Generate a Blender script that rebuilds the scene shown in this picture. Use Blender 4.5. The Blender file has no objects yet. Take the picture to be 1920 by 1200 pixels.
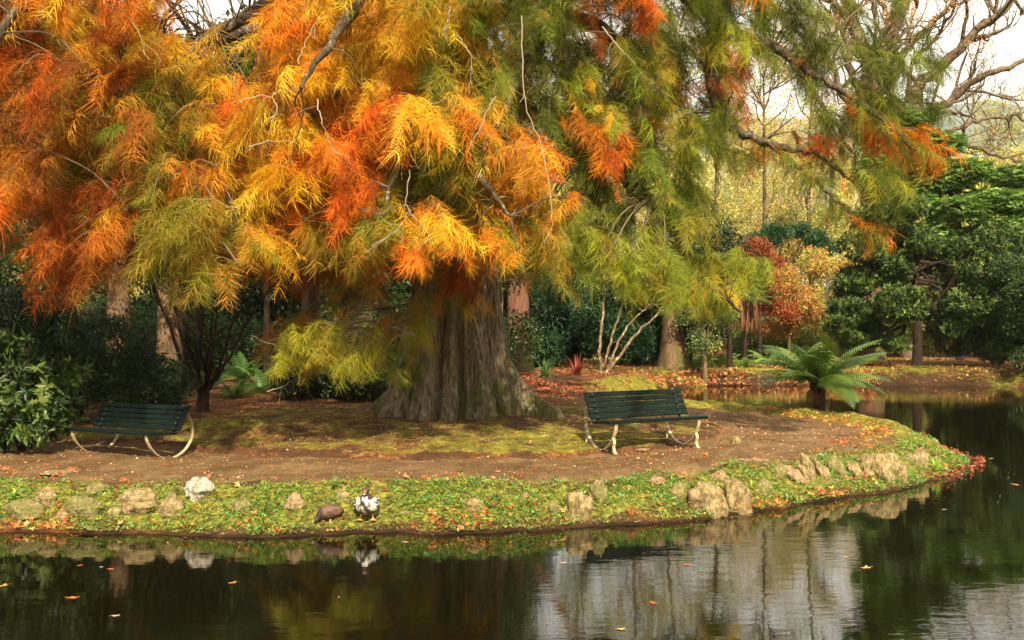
import bpy, math, random
import numpy as np
from mathutils import Vector

# ------------------------------------------------------------------ camera, sky, sun, exposure
S = bpy.context.scene
COL = S.collection
CAMZ = 2.4
FPX = 1867.0                       # focal length in pixels of a 1920 px wide picture
cam_d = bpy.data.cameras.new("camera"); cam = bpy.data.objects.new("camera", cam_d); COL.objects.link(cam)
cam_d.lens = 35.0; cam_d.sensor_width = 36.0; cam_d.clip_end = 3000; cam_d.clip_start = 0.1
cam.location = (0, 0, CAMZ); cam.rotation_euler = (math.radians(90.0 - 0.15), 0, 0)
S.camera = cam
SUN_DIR = Vector((0.10, -0.72, 0.70)).normalized()      # towards the sun
SUN_EL = math.asin(SUN_DIR.z); SUN_AZ = math.atan2(SUN_DIR.x, SUN_DIR.y)
w = bpy.data.worlds.new("World"); S.world = w; w.use_nodes = True
nt = w.node_tree; nt.nodes.clear()
out = nt.nodes.new("ShaderNodeOutputWorld"); bg = nt.nodes.new("ShaderNodeBackground")
sky = nt.nodes.new("ShaderNodeTexSky"); sky.sky_type = 'NISHITA'; sky.sun_disc = False
sky.sun_elevation = SUN_EL; sky.sun_rotation = SUN_AZ
tc = nt.nodes.new("ShaderNodeTexCoord"); cl = nt.nodes.new("ShaderNodeTexNoise")
cl.inputs["Scale"].default_value = 2.2; cl.inputs["Detail"].default_value = 6
rp = nt.nodes.new("ShaderNodeValToRGB"); rp.color_ramp.elements[0].position = 0.30; rp.color_ramp.elements[1].position = 0.52
rp.color_ramp.elements[0].color = (0.72, 0.72, 0.72, 1)
mx = nt.nodes.new("ShaderNodeMix"); mx.data_type = 'RGBA'
mx.inputs[7].default_value = (7.3, 7.0, 6.3, 1)
nt.links.new(tc.outputs["Generated"], cl.inputs["Vector"]); nt.links.new(cl.outputs["Fac"], rp.inputs["Fac"])
nt.links.new(rp.outputs["Color"], mx.inputs[0]); nt.links.new(sky.outputs[0], mx.inputs[6])
nt.links.new(mx.outputs[2], bg.inputs["Color"]); bg.inputs["Strength"].default_value = 0.105
nt.links.new(bg.outputs[0], out.inputs[0])
sl = bpy.data.lights.new("sun", 'SUN'); sl.energy = 4.6; sl.angle = math.radians(0.6); sl.color = (1.0, 0.87, 0.62)
so = bpy.data.objects.new("sun", sl); COL.objects.link(so)
so.rotation_euler = (-SUN_DIR).to_track_quat('-Z', 'Y').to_euler(); so.location = (-20, -30, 40)
S.view_settings.view_transform = 'Standard'; S.view_settings.look = 'None'
S.view_settings.exposure = 1.15; S.view_settings.gamma = 1.0
S.render.engine = 'CYCLES'
S.cycles.use_denoising = True
S.cycles.max_bounces = 6; S.cycles.diffuse_bounces = 3; S.cycles.glossy_bounces = 3; S.cycles.transmission_bounces = 3
S.cycles.caustics_reflective = False; S.cycles.caustics_refractive = False

rng = np.random.default_rng(7)
random.seed(7)

# ------------------------------------------------------------------ helpers
def wx(px, D): return (px - 960.0) / FPX * D
def wz(py, D): return CAMZ - (py - 605.0) / FPX * D
def at(px, py, D): return np.array((wx(px, D), D, wz(py, D)))

def tag(o, label=None, cat=None, group=None, kind=None):
    if label: o["label"] = label
    if cat: o["category"] = cat
    if group: o["group"] = group
    if kind: o["kind"] = kind
    return o

def empty(name, loc=(0, 0, 0), rz=0.0):
    o = bpy.data.objects.new(name, None); COL.objects.link(o)
    o.location = [float(c) for c in loc]; o.rotation_euler = (0, 0, rz); o.empty_display_size = 0.1
    return o

def mesh(name, V, F, mat, parent=None, col=None, smooth=False, attrs=None, loc=None):
    V = np.asarray(V, dtype=np.float32).reshape(-1, 3); F = np.asarray(F, dtype=np.int32)
    me = bpy.data.meshes.new(name)
    k = F.shape[1]
    me.vertices.add(len(V)); me.loops.add(F.size); me.polygons.add(len(F))
    me.vertices.foreach_set("co", V.ravel())
    me.loops.foreach_set("vertex_index", F.ravel())
    me.polygons.foreach_set("loop_start", np.arange(0, F.size, k, dtype=np.int32))
    me.polygons.foreach_set("loop_total", np.full(len(F), k, dtype=np.int32))
    me.polygons.foreach_set("use_smooth", np.full(len(F), bool(smooth)))
    me.update(calc_edges=True)
    if col is not None:
        c = np.ones((len(V), 4), dtype=np.float32); cc_ = np.asarray(col); c[:, :cc_.shape[1]] = cc_
        a = me.color_attributes.new("Col", 'FLOAT_COLOR', 'POINT'); a.data.foreach_set("color", c.ravel())
    me.materials.append(mat)
    o = bpy.data.objects.new(name, me); COL.objects.link(o)
    if parent is not None: o.parent = parent
    if loc is not None: o.location = [float(c) for c in loc]
    return o

class Acc:
    """collects quads or tris"""
    def __init__(s): s.V = []; s.F = []; s.C = []; s.n = 0
    def add(s, V, F, C=None):
        V = np.asarray(V, float).reshape(-1, 3); F = np.asarray(F, int)
        s.V.append(V); s.F.append(F + s.n); s.n += len(V)
        if C is not None:
            C = np.asarray(C, float); s.C.append(np.broadcast_to(C, (len(V), 3)) if C.ndim == 1 else C)
        return s
    def build(s, name, mat, parent=None, smooth=False, origin=None):
        V = np.concatenate(s.V); F = np.concatenate(s.F); C = np.concatenate(s.C) if s.C else None
        if origin is not None and parent is None:
            return mesh(name, V - np.asarray(origin), F, mat, None, C, smooth, loc=origin)
        if origin is not None: V = V - np.asarray(origin)
        return mesh(name, V, F, mat, parent, C, smooth)

def smooth01(x): x = np.clip(x, 0, 1); return x * x * (3 - 2 * x)

_lat = rng.random((64, 64))
def vnoise(x, y):
    xi = np.floor(x).astype(int); yi = np.floor(y).astype(int); fx = smooth01(x - xi); fy = smooth01(y - yi)
    a = _lat[xi % 64, yi % 64]; b = _lat[(xi + 1) % 64, yi % 64]; c = _lat[xi % 64, (yi + 1) % 64]; d = _lat[(xi + 1) % 64, (yi + 1) % 64]
    return (a * (1 - fx) + b * fx) * (1 - fy) + (c * (1 - fx) + d * fx) * fy
def fbm(x, y, o=4):
    r = 0; a = 0.5
    for i in range(o): r = r + a * (vnoise(x + 7.3 * i, y - 3.1 * i) - 0.5); x = x * 2.03; y = y * 2.03; a *= 0.5
    return r

def catmull(P, n):
    P = [np.asarray(p, float) for p in P]; Q = [2 * P[0] - P[1]] + P + [2 * P[-1] - P[-2]]; o = []
    for i in range(1, len(Q) - 2):
        for k in range(n):
            t = k / n; a, b, c, d = Q[i - 1], Q[i], Q[i + 1], Q[i + 2]
            o.append(0.5 * ((2 * b) + (c - a) * t + (2 * a - 5 * b + 4 * c - d) * t * t + (3 * b - 3 * c + d - a) * t ** 3))
    o.append(Q[-2]); return np.array(o)

def tube(P, R, k=6, wob=0.0):
    P = np.asarray(P, float); n = len(P); R = np.broadcast_to(np.asarray(R, float), (n,)) if np.ndim(R) else np.full(n, R)
    T = np.gradient(P, axis=0); T /= np.linalg.norm(T, axis=1)[:, None] + 1e-9
    ref = np.array((0.31, 0.17, 0.93)); ref = ref if abs(T[0] @ ref) < 0.9 else np.array((1.0, 0, 0))
    V = []; u = np.cross(T[0], ref); u /= np.linalg.norm(u)
    for i in range(n):
        u = u - T[i] * (u @ T[i]); u /= np.linalg.norm(u) + 1e-9; v = np.cross(T[i], u)
        a = np.arange(k) / k * 2 * math.pi
        r = R[i] * (1 + wob * rng.normal(size=k) * 0.5) if wob else R[i]
        V.append(P[i] + (np.cos(a) * r)[:, None] * u + (np.sin(a) * r)[:, None] * v)
    V = np.concatenate(V); F = []
    for i in range(n - 1):
        for j in range(k): F.append((i * k + j, i * k + (j + 1) % k, (i + 1) * k + (j + 1) % k, (i + 1) * k + j))
    return V, np.array(F)

def frames(fwd, roll=None):
    """rotation matrices whose x axis is fwd and z axis is as upright as possible, rolled"""
    f = fwd / (np.linalg.norm(fwd, axis=1)[:, None] + 1e-9)
    up = np.tile(np.array((0.02, 0.03, 1.0)), (len(f), 1))
    y = np.cross(up, f); y /= np.linalg.norm(y, axis=1)[:, None] + 1e-6; z = np.cross(f, y)
    if roll is not None:
        c = np.cos(roll)[:, None]; s = np.sin(roll)[:, None]; y, z = y * c + z * s, z * c - y * s
    return np.stack([f, y, z], axis=2)

def inst(T, F, P, R, Sc, C, Tc=None):
    """copies of template T,F -> V,F,C arrays"""
    N = len(P); n = len(T)
    V = np.einsum('nij,mj->nmi', R, T) * np.asarray(Sc)[:, None, None] + P[:, None, :]
    FF = (F[None] + (np.arange(N) * n)[:, None, None]).reshape(-1, F.shape[1])
    CC = np.repeat(C, n, axis=0)
    if Tc is not None: CC = CC * np.tile(Tc, N)[:, None]
    return V.reshape(-1, 3), FF, CC

# ------------------------------------------------------------------ materials
def new_mat(name):
    m = bpy.data.materials.new(name); m.use_nodes = True; n = m.node_tree; n.nodes.clear()
    o = n.nodes.new("ShaderNodeOutputMaterial"); return m, n, o
def N(n, t, **kw):
    x = n.nodes.new(t)
    for k, v in kw.items():
        if k in x.inputs: x.inputs[k].default_value = v
        else: setattr(x, k, v)
    return x
def coords(n, scale=(1, 1, 1), kind="Object"):
    t = N(n, "ShaderNodeTexCoord"); m = N(n, "ShaderNodeMapping"); m.inputs["Scale"].default_value = scale
    n.links.new(t.outputs[kind], m.inputs["Vector"]); return m.outputs[0]
def ramp(n, src, stops):
    r = N(n, "ShaderNodeValToRGB"); e = r.color_ramp.elements
    e[0].position, e[0].color = stops[0][0], (*stops[0][1], 1); e[1].position, e[1].color = stops[-1][0], (*stops[-1][1], 1)
    for p, c in stops[1:-1]: q = e.new(p); q.color = (*c, 1)
    n.links.new(src, r.inputs["Fac"]); return r.outputs["Color"]
def g3(v): return (v, v, v)

def leaf_mat(name, rough=0.55, trans=0.35, spec=0.3):
    m, n, o = new_mat(name)
    a = N(n, "ShaderNodeAttribute", attribute_name="Col")
    p = N(n, "ShaderNodeBsdfPrincipled", Roughness=rough); p.inputs["Specular IOR Level"].default_value = spec
    t = N(n, "ShaderNodeBsdfTranslucent"); mixs = N(n, "ShaderNodeMixShader"); mixs.inputs[0].default_value = trans
    n.links.new(a.outputs["Color"], p.inputs["Base Color"]); n.links.new(a.outputs["Color"], t.inputs["Color"])
    n.links.new(p.outputs[0], mixs.inputs[1]); n.links.new(t.outputs[0], mixs.inputs[2]); n.links.new(mixs.outputs[0], o.inputs[0])
    return m
M = {}
M["needle"] = leaf_mat("needle foliage", 0.6, 0.42, 0.2)
M["leaf"] = leaf_mat("broad leaf", 0.42, 0.25, 0.4)
M["gloss_leaf"] = leaf_mat("glossy leaf", 0.45, 0.18, 0.32)
M["dry_leaf"] = leaf_mat("fallen leaf", 0.55, 0.12, 0.35)
M["twig"] = leaf_mat("twig", 0.8, 0.0, 0.1)

def bark(name, dark, light, scale=(5, 5, 0.9), lichen=None, moss=None, bump=0.6, mossz=(0.6, 2.6), bd=0.05):
    m, n, o = new_mat(name); v = coords(n, scale)
    n1 = N(n, "ShaderNodeTexNoise", Scale=2.4, Detail=8.0, Roughness=0.65); n.links.new(v, n1.inputs["Vector"])
    c = ramp(n, n1.outputs["Fac"], [(0.33, dark), (0.52, tuple(0.5 * (a + b) for a, b in zip(dark, light))), (0.68, light)])
    p = N(n, "ShaderNodeBsdfPrincipled", Roughness=0.9); p.inputs["Specular IOR Level"].default_value = 0.15
    vv = coords(n, (1, 1, 0.55))
    if moss:
        n3 = N(n, "ShaderNodeTexNoise", Scale=1.8, Detail=7.0, Roughness=0.7); n.links.new(vv, n3.inputs["Vector"])
        sp = N(n, "ShaderNodeSeparateXYZ"); n.links.new(coords(n), sp.inputs[0])
        mr = N(n, "ShaderNodeMapRange"); mr.inputs[1].default_value = mossz[0]; mr.inputs[2].default_value = mossz[1]; mr.inputs[3].default_value = 0.03; mr.inputs[4].default_value = -0.14
        n.links.new(sp.outputs["Z"], mr.inputs[0]); ad = N(n, "ShaderNodeMath", operation='ADD'); n.links.new(n3.outputs["Fac"], ad.inputs[0]); n.links.new(mr.outputs[0], ad.inputs[1])
        f = ramp(n, ad.outputs[0], [(0.50, g3(0)), (0.62, g3(1))])
        x = N(n, "ShaderNodeMix", data_type='RGBA'); n.links.new(f, x.inputs[0]); n.links.new(c, x.inputs[6]); x.inputs[7].default_value = (*moss, 1); c = x.outputs[2]
    if lichen:
        n2 = N(n, "ShaderNodeTexNoise", Scale=9.0, Detail=6.0, Roughness=0.75); n.links.new(vv, n2.inputs["Vector"])
        f = ramp(n, n2.outputs["Fac"], [(0.54, g3(0)), (0.63, g3(0.85))])
        x = N(n, "ShaderNodeMix", data_type='RGBA'); n.links.new(f, x.inputs[0]); n.links.new(c, x.inputs[6]); x.inputs[7].default_value = (*lichen, 1); c = x.outputs[2]
    n.links.new(c, p.inputs["Base Color"])
    b = N(n, "ShaderNodeBump", Strength=bump, Distance=bd); n.links.new(n1.outputs["Fac"], b.inputs["Height"]); n.links.new(b.outputs[0], p.inputs["Normal"])
    n.links.new(p.outputs[0], o.inputs[0]); return m
M["cypress_bark"] = bark("cypress bark", (0.065, 0.040, 0.022), (0.52, 0.395, 0.255), (11, 11, 0.8), (0.42, 0.40, 0.28), (0.13, 0.13, 0.03), 1.0, bd=0.13)
M["limb"] = bark("limb bark", (0.030, 0.020, 0.013), (0.13, 0.095, 0.06), (9, 9, 4), (0.25, 0.25, 0.17), None, 0.6)
M["dark_bark"] = bark("dark bark", (0.012, 0.008, 0.006), (0.055, 0.035, 0.022), (9, 9, 3))
M["tan_bark"] = bark("tan bark", (0.09, 0.052, 0.028), (0.24, 0.155, 0.09), (6, 6, 1.6), None, (0.10, 0.10, 0.03))
M["red_bark"] = bark("red bark", (0.07, 0.03, 0.018), (0.27, 0.13, 0.08), (10, 10, 0.8), None, (0.10, 0.10, 0.03))
M["pale_bark"] = bark("pale bark", (0.08, 0.048, 0.026), (0.25, 0.165, 0.09), (6, 6, 2), (0.5, 0.48, 0.36))
M["birch"] = bark("birch bark", (0.42, 0.38, 0.30), (0.78, 0.74, 0.64), (3, 3, 5))
M["grey_bark"] = bark("grey brown bark", (0.045, 0.030, 0.019), (0.24, 0.17, 0.11), (5, 5, 2), None, (0.12, 0.12, 0.035), mossz=(2, 13))

def stone_mat(name, a, b, moss, amt):
    m, n, o = new_mat(name); v = coords(n)
    n1 = N(n, "ShaderNodeTexNoise", Scale=9.0, Detail=10.0, Roughness=0.8); n.links.new(coords(n, (1.6, 1.6, .8)), n1.inputs["Vector"])
    c = ramp(n, n1.outputs["Fac"], [(0.35, tuple(q * .6 for q in a)), (0.43, tuple(q * 1.35 for q in a)), (0.56, tuple(q * 1.35 for q in b))])
    n2 = N(n, "ShaderNodeTexNoise", Scale=11.0, Detail=9.0, Roughness=0.8); n.links.new(coords(n, (1, 1, 1.01), "Object"), n2.inputs["Vector"])
    f = ramp(n, n2.outputs["Fac"], [(0.62 - amt, g3(0)), (0.70 - amt, g3(.9))])
    x = N(n, "ShaderNodeMix", data_type='RGBA'); n.links.new(f, x.inputs[0]); n.links.new(c, x.inputs[6]); x.inputs[7].default_value = (*moss, 1)
    p = N(n, "ShaderNodeBsdfPrincipled", Roughness=0.85); n.links.new(x.outputs[2], p.inputs["Base Color"])
    bb = N(n, "ShaderNodeBump", Strength=1.0, Distance=0.06); n.links.new(n1.outputs["Fac"], bb.inputs["Height"]); n.links.new(bb.outputs[0], p.inputs["Normal"])
    n.links.new(p.outputs[0], o.inputs[0]); return m
M["stone_tan"] = stone_mat("tan stone", (0.13, 0.08, 0.035), (0.38, 0.26, 0.125), (0.15, 0.15, 0.025), 0.12)
M["stone_pale"] = stone_mat("pale stone", (0.20, 0.155, 0.10), (0.52, 0.47, 0.39), (0.26, 0.22, 0.06), 0.06)
M["stone_moss"] = stone_mat("mossy stone", (0.12, 0.085, 0.035), (0.30, 0.22, 0.10), (0.15, 0.16, 0.025), 0.17)
M["stone_red"] = stone_mat("reddish stone", (0.16, 0.09, 0.045), (0.37, 0.23, 0.13), (0.22, 0.19, 0.04), 0.08)

def paint(name, c, rough=0.45, scratch=None, spec=0.5):
    m, n, o = new_mat(name); v = coords(n, (1, 14, 14)); n1 = N(n, "ShaderNodeTexNoise", Scale=3.0, Detail=6.0); n.links.new(v, n1.inputs["Vector"])
    k = ramp(n, n1.outputs["Fac"], [(0.3, tuple(q * 0.75 for q in c)), (0.7, tuple(q * 1.25 for q in c))])
    if scratch:
        n2 = N(n, "ShaderNodeTexNoise", Scale=28.0, Detail=4.0); n.links.new(coords(n), n2.inputs["Vector"])
        f = ramp(n, n2.outputs["Fac"], [(0.62, g3(0)), (0.68, g3(1))]); x = N(n, "ShaderNodeMix", data_type='RGBA'); n.links.new(f, x.inputs[0]); n.links.new(k, x.inputs[6]); x.inputs[7].default_value = (*scratch, 1); k = x.outputs[2]
    p = N(n, "ShaderNodeBsdfPrincipled", Roughness=rough); p.inputs["Specular IOR Level"].default_value = spec; n.links.new(k, p.inputs["Base Color"]); n.links.new(p.outputs[0], o.inputs[0]); return m
M["bench_green"] = paint("dark green bench paint", (0.004, 0.011, 0.0085), 0.5, None, 0.10)
M["bench_iron"] = paint("cream painted iron", (0.44, 0.36, 0.20), 0.55, (0.18, 0.11, 0.055))
M["bolt"] = paint("bolt metal", (0.4, 0.42, 0.38), 0.4)

# ground
m, n, o = new_mat("ground"); M["ground"] = m
am = N(n, "ShaderNodeAttribute", attribute_name="Col"); sp = N(n, "ShaderNodeSeparateColor"); n.links.new(am.outputs["Color"], sp.inputs[0])
v = coords(n)
def gn(sc, det=6.0, ro=0.65, vv=None):
    q = N(n, "ShaderNodeTexNoise", Scale=sc, Detail=det, Roughness=ro); n.links.new(vv or v, q.inputs["Vector"]); return q.outputs["Fac"]
def gmix(f, a, b):
    x = N(n, "ShaderNodeMix", data_type='RGBA'); n.links.new(f, x.inputs[0])
    for i, c in ((6, a), (7, b)):
        if isinstance(c, tuple): x.inputs[i].default_value = (*c, 1)
        else: n.links.new(c, x.inputs[i])
    return x.outputs[2]
def gmask(chan, noise, amp=0.9, lo=0.42, hi=0.58):
    a = N(n, "ShaderNodeMath", operation='MULTIPLY_ADD'); n.links.new(noise, a.inputs[0]); a.inputs[1].default_value = amp; a.inputs[2].default_value = -amp / 2
    b = N(n, "ShaderNodeMath", operation='ADD'); n.links.new(a.outputs[0], b.inputs[0]); n.links.new(sp.outputs[chan], b.inputs[1])
    return ramp(n, b.outputs[0], [(lo, g3(0)), (hi, g3(1))])
soil = ramp(n, gn(3.0), [(0.3, (0.050, 0.024, 0.012)), (0.7, (0.115, 0.058, 0.028))])
vo = N(n, "ShaderNodeTexVoronoi", Scale=17.0); n.links.new(v, vo.inputs["Vector"])
lit = N(n, "ShaderNodeSeparateColor"); n.links.new(vo.outputs["Color"], lit.inputs[0])
litc = ramp(n, lit.outputs[0], [(0.0, (0.10, 0.04, 0.018)), (0.5, (0.20, 0.07, 0.025)), (0.8, (0.34, 0.12, 0.03)), (1.0, (0.42, 0.22, 0.07))])
litf = ramp(n, gn(1.3), [(0.45, g3(0)), (0.62, g3(0.75))])
basec = gmix(litf, soil, litc)
pathc = ramp(n, gn(1.7, 9.0, 0.72), [(0.30, (0.085, 0.046, 0.019)), (0.5, (0.150, 0.090, 0.040)), (0.70, (0.26, 0.165, 0.078))])
speck = ramp(n, gn(34.0, 3.0, 0.6), [(0.64, g3(0)), (0.69, g3(0.8))])
pathc = gmix(speck, pathc, (0.42, 0.24, 0.10))
mossc = ramp(n, gn(6.0, 8.0, 0.75), [(0.32, (0.055, 0.045, 0.010)), (0.5, (0.17, 0.15, 0.020)), (0.68, (0.36, 0.33, 0.04))])
grassc = ramp(n, gn(11.0, 7.0, 0.7), [(0.32, (0.035, 0.028, 0.010)), (0.45, (0.09, 0.085, 0.018)), (0.56, (0.23, 0.20, 0.035)), (0.7, (0.42, 0.37, 0.06))])
c1 = gmix(gmask(0, gn(5.0)), basec, pathc)
c2 = gmix(gmask(1, gn(2.6, 8.0, 0.75), 1.5, 0.42, 0.60), c1, mossc)
c3 = gmix(gmask(2, gn(5.5), 1.0), c2, grassc)
c3 = gmix(am.outputs["Alpha"], c3, (0.022, 0.013, 0.008))
p = N(n, "ShaderNodeBsdfPrincipled", Roughness=0.92); p.inputs["Specular IOR Level"].default_value = 0.12; n.links.new(c3, p.inputs["Base Color"])
b = N(n, "ShaderNodeBump", Strength=1.0, Distance=0.05); n.links.new(gn(11.0, 9.0, 0.8), b.inputs["Height"]); n.links.new(b.outputs[0], p.inputs["Normal"])
n.links.new(p.outputs[0], o.inputs[0])

# water
m, n, o = new_mat("pond water"); M["water"] = m
p = N(n, "ShaderNodeBsdfPrincipled", Roughness=0.015); p.inputs["Base Color"].default_value = (0.004, 0.0035, 0.0012, 1); p.inputs["IOR"].default_value = 1.55
p.inputs["Specular IOR Level"].default_value = 0.75
v = coords(n, (1.0, 2.6, 1)); q = N(n, "ShaderNodeTexNoise", Scale=2.6, Detail=4.0, Roughness=0.55); n.links.new(v, q.inputs["Vector"])
v2 = coords(n, (1.0, 1.5, 1)); q2 = N(n, "ShaderNodeTexNoise", Scale=0.35, Detail=2.0); n.links.new(v2, q2.inputs["Vector"])
ar = ramp(n, q2.outputs["Fac"], [(0.38, g3(0.25)), (0.62, g3(1.0))]); mu = N(n, "ShaderNodeMath", operation='MULTIPLY'); n.links.new(q.outputs["Fac"], mu.inputs[0]); n.links.new(ar, mu.inputs[1])
b = N(n, "ShaderNodeBump", Strength=0.055, Distance=0.045); n.links.new(mu.outputs[0], b.inputs["Height"]); n.links.new(b.outputs[0], p.inputs["Normal"])
n.links.new(p.outputs[0], o.inputs[0])

# ------------------------------------------------------------------ terrain
POND = np.array([(-32, 1.6), (-34, 6), (-26, 9.5), (-15, 10.9), (-9, 11.3), (-6.96, 11.2), (-5.7, 11.1), (-4.9, 11.05), (-4.16, 10.93), (-3.4, 10.85), (-2.76, 10.75), (-2.1, 10.95), (-1.54, 11.06),
    (-0.9, 11.0), (-0.36, 11.06), (0.3, 11.15), (0.85, 11.34), (1.3, 11.45), (1.81, 11.64), (2.3, 11.85), (2.79, 12.1), (3.67, 12.7), (4.73, 13.4), (5.98, 14.3), (6.75, 15.2), (7.35, 16.0), (7.7, 16.8),
    (7.75, 17.8), (7.5, 19.0), (7.1, 20.3), (6.4, 21.5), (5.5, 22.6), (4.4, 23.5), (3.5, 24.3), (3.0, 25.5), (3.1, 28), (4.0, 31), (5.3, 33.6), (7, 34.8), (10, 35.1), (14, 34.9), (16.5, 34.8), (18.5, 33.6),
    (22, 31.5), (28, 25), (33, 15), (33, 5), (28, 1.8), (10, 1.4), (-10, 1.5)], float)
def sdist(x, y):
    """positive on land"""
    x = np.asarray(x, float); y = np.asarray(y, float); d = np.full(x.shape, 1e9); ins = np.zeros(x.shape, bool)
    for i in range(len(POND)):
        a = POND[i]; b = POND[(i + 1) % len(POND)]; e = b - a
        t = np.clip(((x - a[0]) * e[0] + (y - a[1]) * e[1]) / (e @ e), 0, 1)
        d = np.minimum(d, np.hypot(x - a[0] - t * e[0], y - a[1] - t * e[1]))
        c = (a[1] > y) != (b[1] > y)
        with np.errstate(divide='ignore', invalid='ignore'):
            ins ^= c & (x < (b[0] - a[0]) * (y - a[1]) / (b[1] - a[1] + 1e-12) + a[0])
    return np.where(ins, -d, d)
def ell(x, y): return ((x + 1.35) / 5.1) ** 2 + ((y - 18.1) / 4.35) ** 2
def height(x, y, d=None):
    x = np.asarray(x, float); y = np.asarray(y, float)
    if d is None: d = sdist(x, y)
    dd = d + 0.28 * fbm(x * 1.3, y * 1.3) + 0.22 * fbm(x * 4.1 + 2, y * 4.1, 3) * smooth01((50 - y) / 10)
    h = 0.44 * smooth01(dd / 1.2 + 0.08) ** 0.75 - 0.02
    h = np.where(dd < 0, -0.02 + 0.55 * dd, h); h = np.maximum(h, -0.9)
    land = smooth01((d - 0.1) / 0.8)
    rim = smooth01((x - 1.5) / 1.5) * smooth01((y - 16.5) / 2.0) * smooth01((27 - y) / 2)
    h = h + rim * 0.17 * np.exp(-((dd - 0.75) / 0.33) ** 2)
    e = ell(x, y) + 0.35 * fbm(x * 0.9 + 3, y * 0.9)
    h = h + land * (0.09 * smooth01((1.05 - e) / 0.10) + 0.17 * smooth01((1.0 - e) / 0.9))
    h = h + land * 0.14 * smooth01((y - 23) / 10)
    h = h + land * (0.10 * fbm(x * 1.1, y * 1.1) + 0.055 * fbm(x * 4.2, y * 6, 4) * smooth01((45 - y) / 10))
    bankz = smooth01((1.5 - np.abs(d - 0.7)) / 0.8) * land
    h = h + bankz * 0.16 * fbm(x * 3.3 + 9, y * 3.3, 3)
    # mossy root bank behind the left bench and the low ridge further back
    h = h + land * 0.16 * np.exp(-((y - 16.1 - 0.25 * np.sin(x * 0.9)) / 0.4) ** 2) * smooth01((-3.2 - x) / 1.2) * smooth01((x + 12) / 2)
    h = h + 0.17 * np.maximum(0, y - 52) * smooth01((y - 52) / 25) * smooth01((230 - y) / 90) * (0.75 + 0.5 * vnoise(x / 60 + 5, y / 60))
    return h
def hz(x, y): return float(height(np.array([x]), np.array([y]))[0])
def ground_hit(px, py):
    D = np.arange(8.0, 60, 0.02); x = (px - 960) / FPX * D; zr = CAMZ - (py - 605) / FPX * D
    g = np.maximum(height(x, D), 0.0); k = np.argmax(zr <= g)
    return np.array((x[k], D[k], g[k]))

def axis(lo, hi, step, far, grow=1.12):
    a = list(np.arange(lo, hi, step)); s = step; p = hi
    while p < far: a.append(p); s *= grow; p += s
    a.append(far); s = step; p = lo - step
    pre = []
    while p > -far: pre.append(p); s *= grow; p -= s
    pre.append(-far); return np.array(pre[::-1] + a)
gx = axis(-8.0, 9.0, 0.06, 900); gy = axis(10.4, 25.0, 0.065, 1200); gy = gy[gy > -150]
X, Y = np.meshgrid(gx, gy, indexing='ij'); D_ = sdist(X, Y); Z = height(X, Y, D_)
nx, ny = X.shape
idx = np.arange(nx * ny).reshape(nx, ny)
F = np.stack([idx[:-1, :-1], idx[1:, :-1], idx[1:, 1:], idx[:-1, 1:]], axis=-1).reshape(-1, 4)
E = ell(X, Y) + 0.35 * fbm(X * 0.9 + 3, Y * 0.9)
dj = D_ + 0.5 * fbm(X * 1.7, Y * 1.7)
path = smooth01((E - 0.99) / 0.08) * smooth01((dj - .84) / 0.2) * smooth01((23.5 - Y) / 1.0) * smooth01((Y - 11) / 0.5)
path *= 1 - smooth01((-3.6 - X) / 0.8) * smooth01((Y - 15.2) / 0.5)
moss = np.clip(smooth01((1.02 - E) / 0.06) * (0.47 + 0.22 * smooth01((X + 2) / 3) * smooth01((16.5 - Y) / 1.5)), 0, 1) * (1 - 0.6 * smooth01((Y - 19.5) / 1.5))
rimz = smooth01((X - 1.5) / 1.5) * smooth01((Y - 15.3) / 1.5) * smooth01((27 - Y) / 2)
moss = np.maximum(moss, rimz * smooth01((1.75 - D_) / 0.3) * 0.95)
moss = np.maximum(moss, smooth01((Y - 25.5) / 1) * smooth01((1.5 - D_) / 0.6) * 0.75)
moss = np.maximum(moss, 0.75 * np.exp(-((Y - 16.0 - 0.25 * np.sin(X * 0.9)) / 0.45) ** 2) * smooth01((-3.2 - X) / 1.2) * smooth01((X + 12) / 2))
moss = np.maximum(moss, 0.5 * smooth01((dj - .75) / 0.2) * smooth01((1.2 - dj) / 0.3) * (Y < 16))
grass = smooth01((1.0 - dj) / 0.25) * smooth01((16.5 - Y) / 1.5) * smooth01((Y - 8) / 1)
grass *= smooth01((D_ + 0.25 * fbm(X * 4, Y * 4) - 0.10) / 0.2)
grass = np.maximum(grass, smooth01((Y - 60) / 20)); grass = np.maximum(grass, smooth01((6 - Y) / 2))
wet = 1 - smooth01((Z - 0.0 + 0.06 * fbm(X * 3, Y * 3)) / 0.045)
C = np.stack([path, moss * (D_ > 0), grass * 0.85, wet], axis=-1).reshape(-1, 4)
V = np.stack([X, Y, Z], axis=-1).reshape(-1, 3)
fp = path.reshape(-1)[F].mean(axis=1) > 0.5
def sub(F, name):
    u, inv = np.unique(F, return_inverse=True)
    return mesh(name, V[u], inv.reshape(F.shape), M["ground"], None, C[u], True)
tag(sub(F[~fp], "ground"), kind="structure")
tag(sub(F[fp], "path"), kind="structure")
wp = np.array([(-60, 0, 0), (60, 0, 0), (60, 60, 0), (-60, 60, 0)], float)
tag(mesh("water", wp, [(0, 1, 2, 3)], M["water"]), kind="structure")
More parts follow.
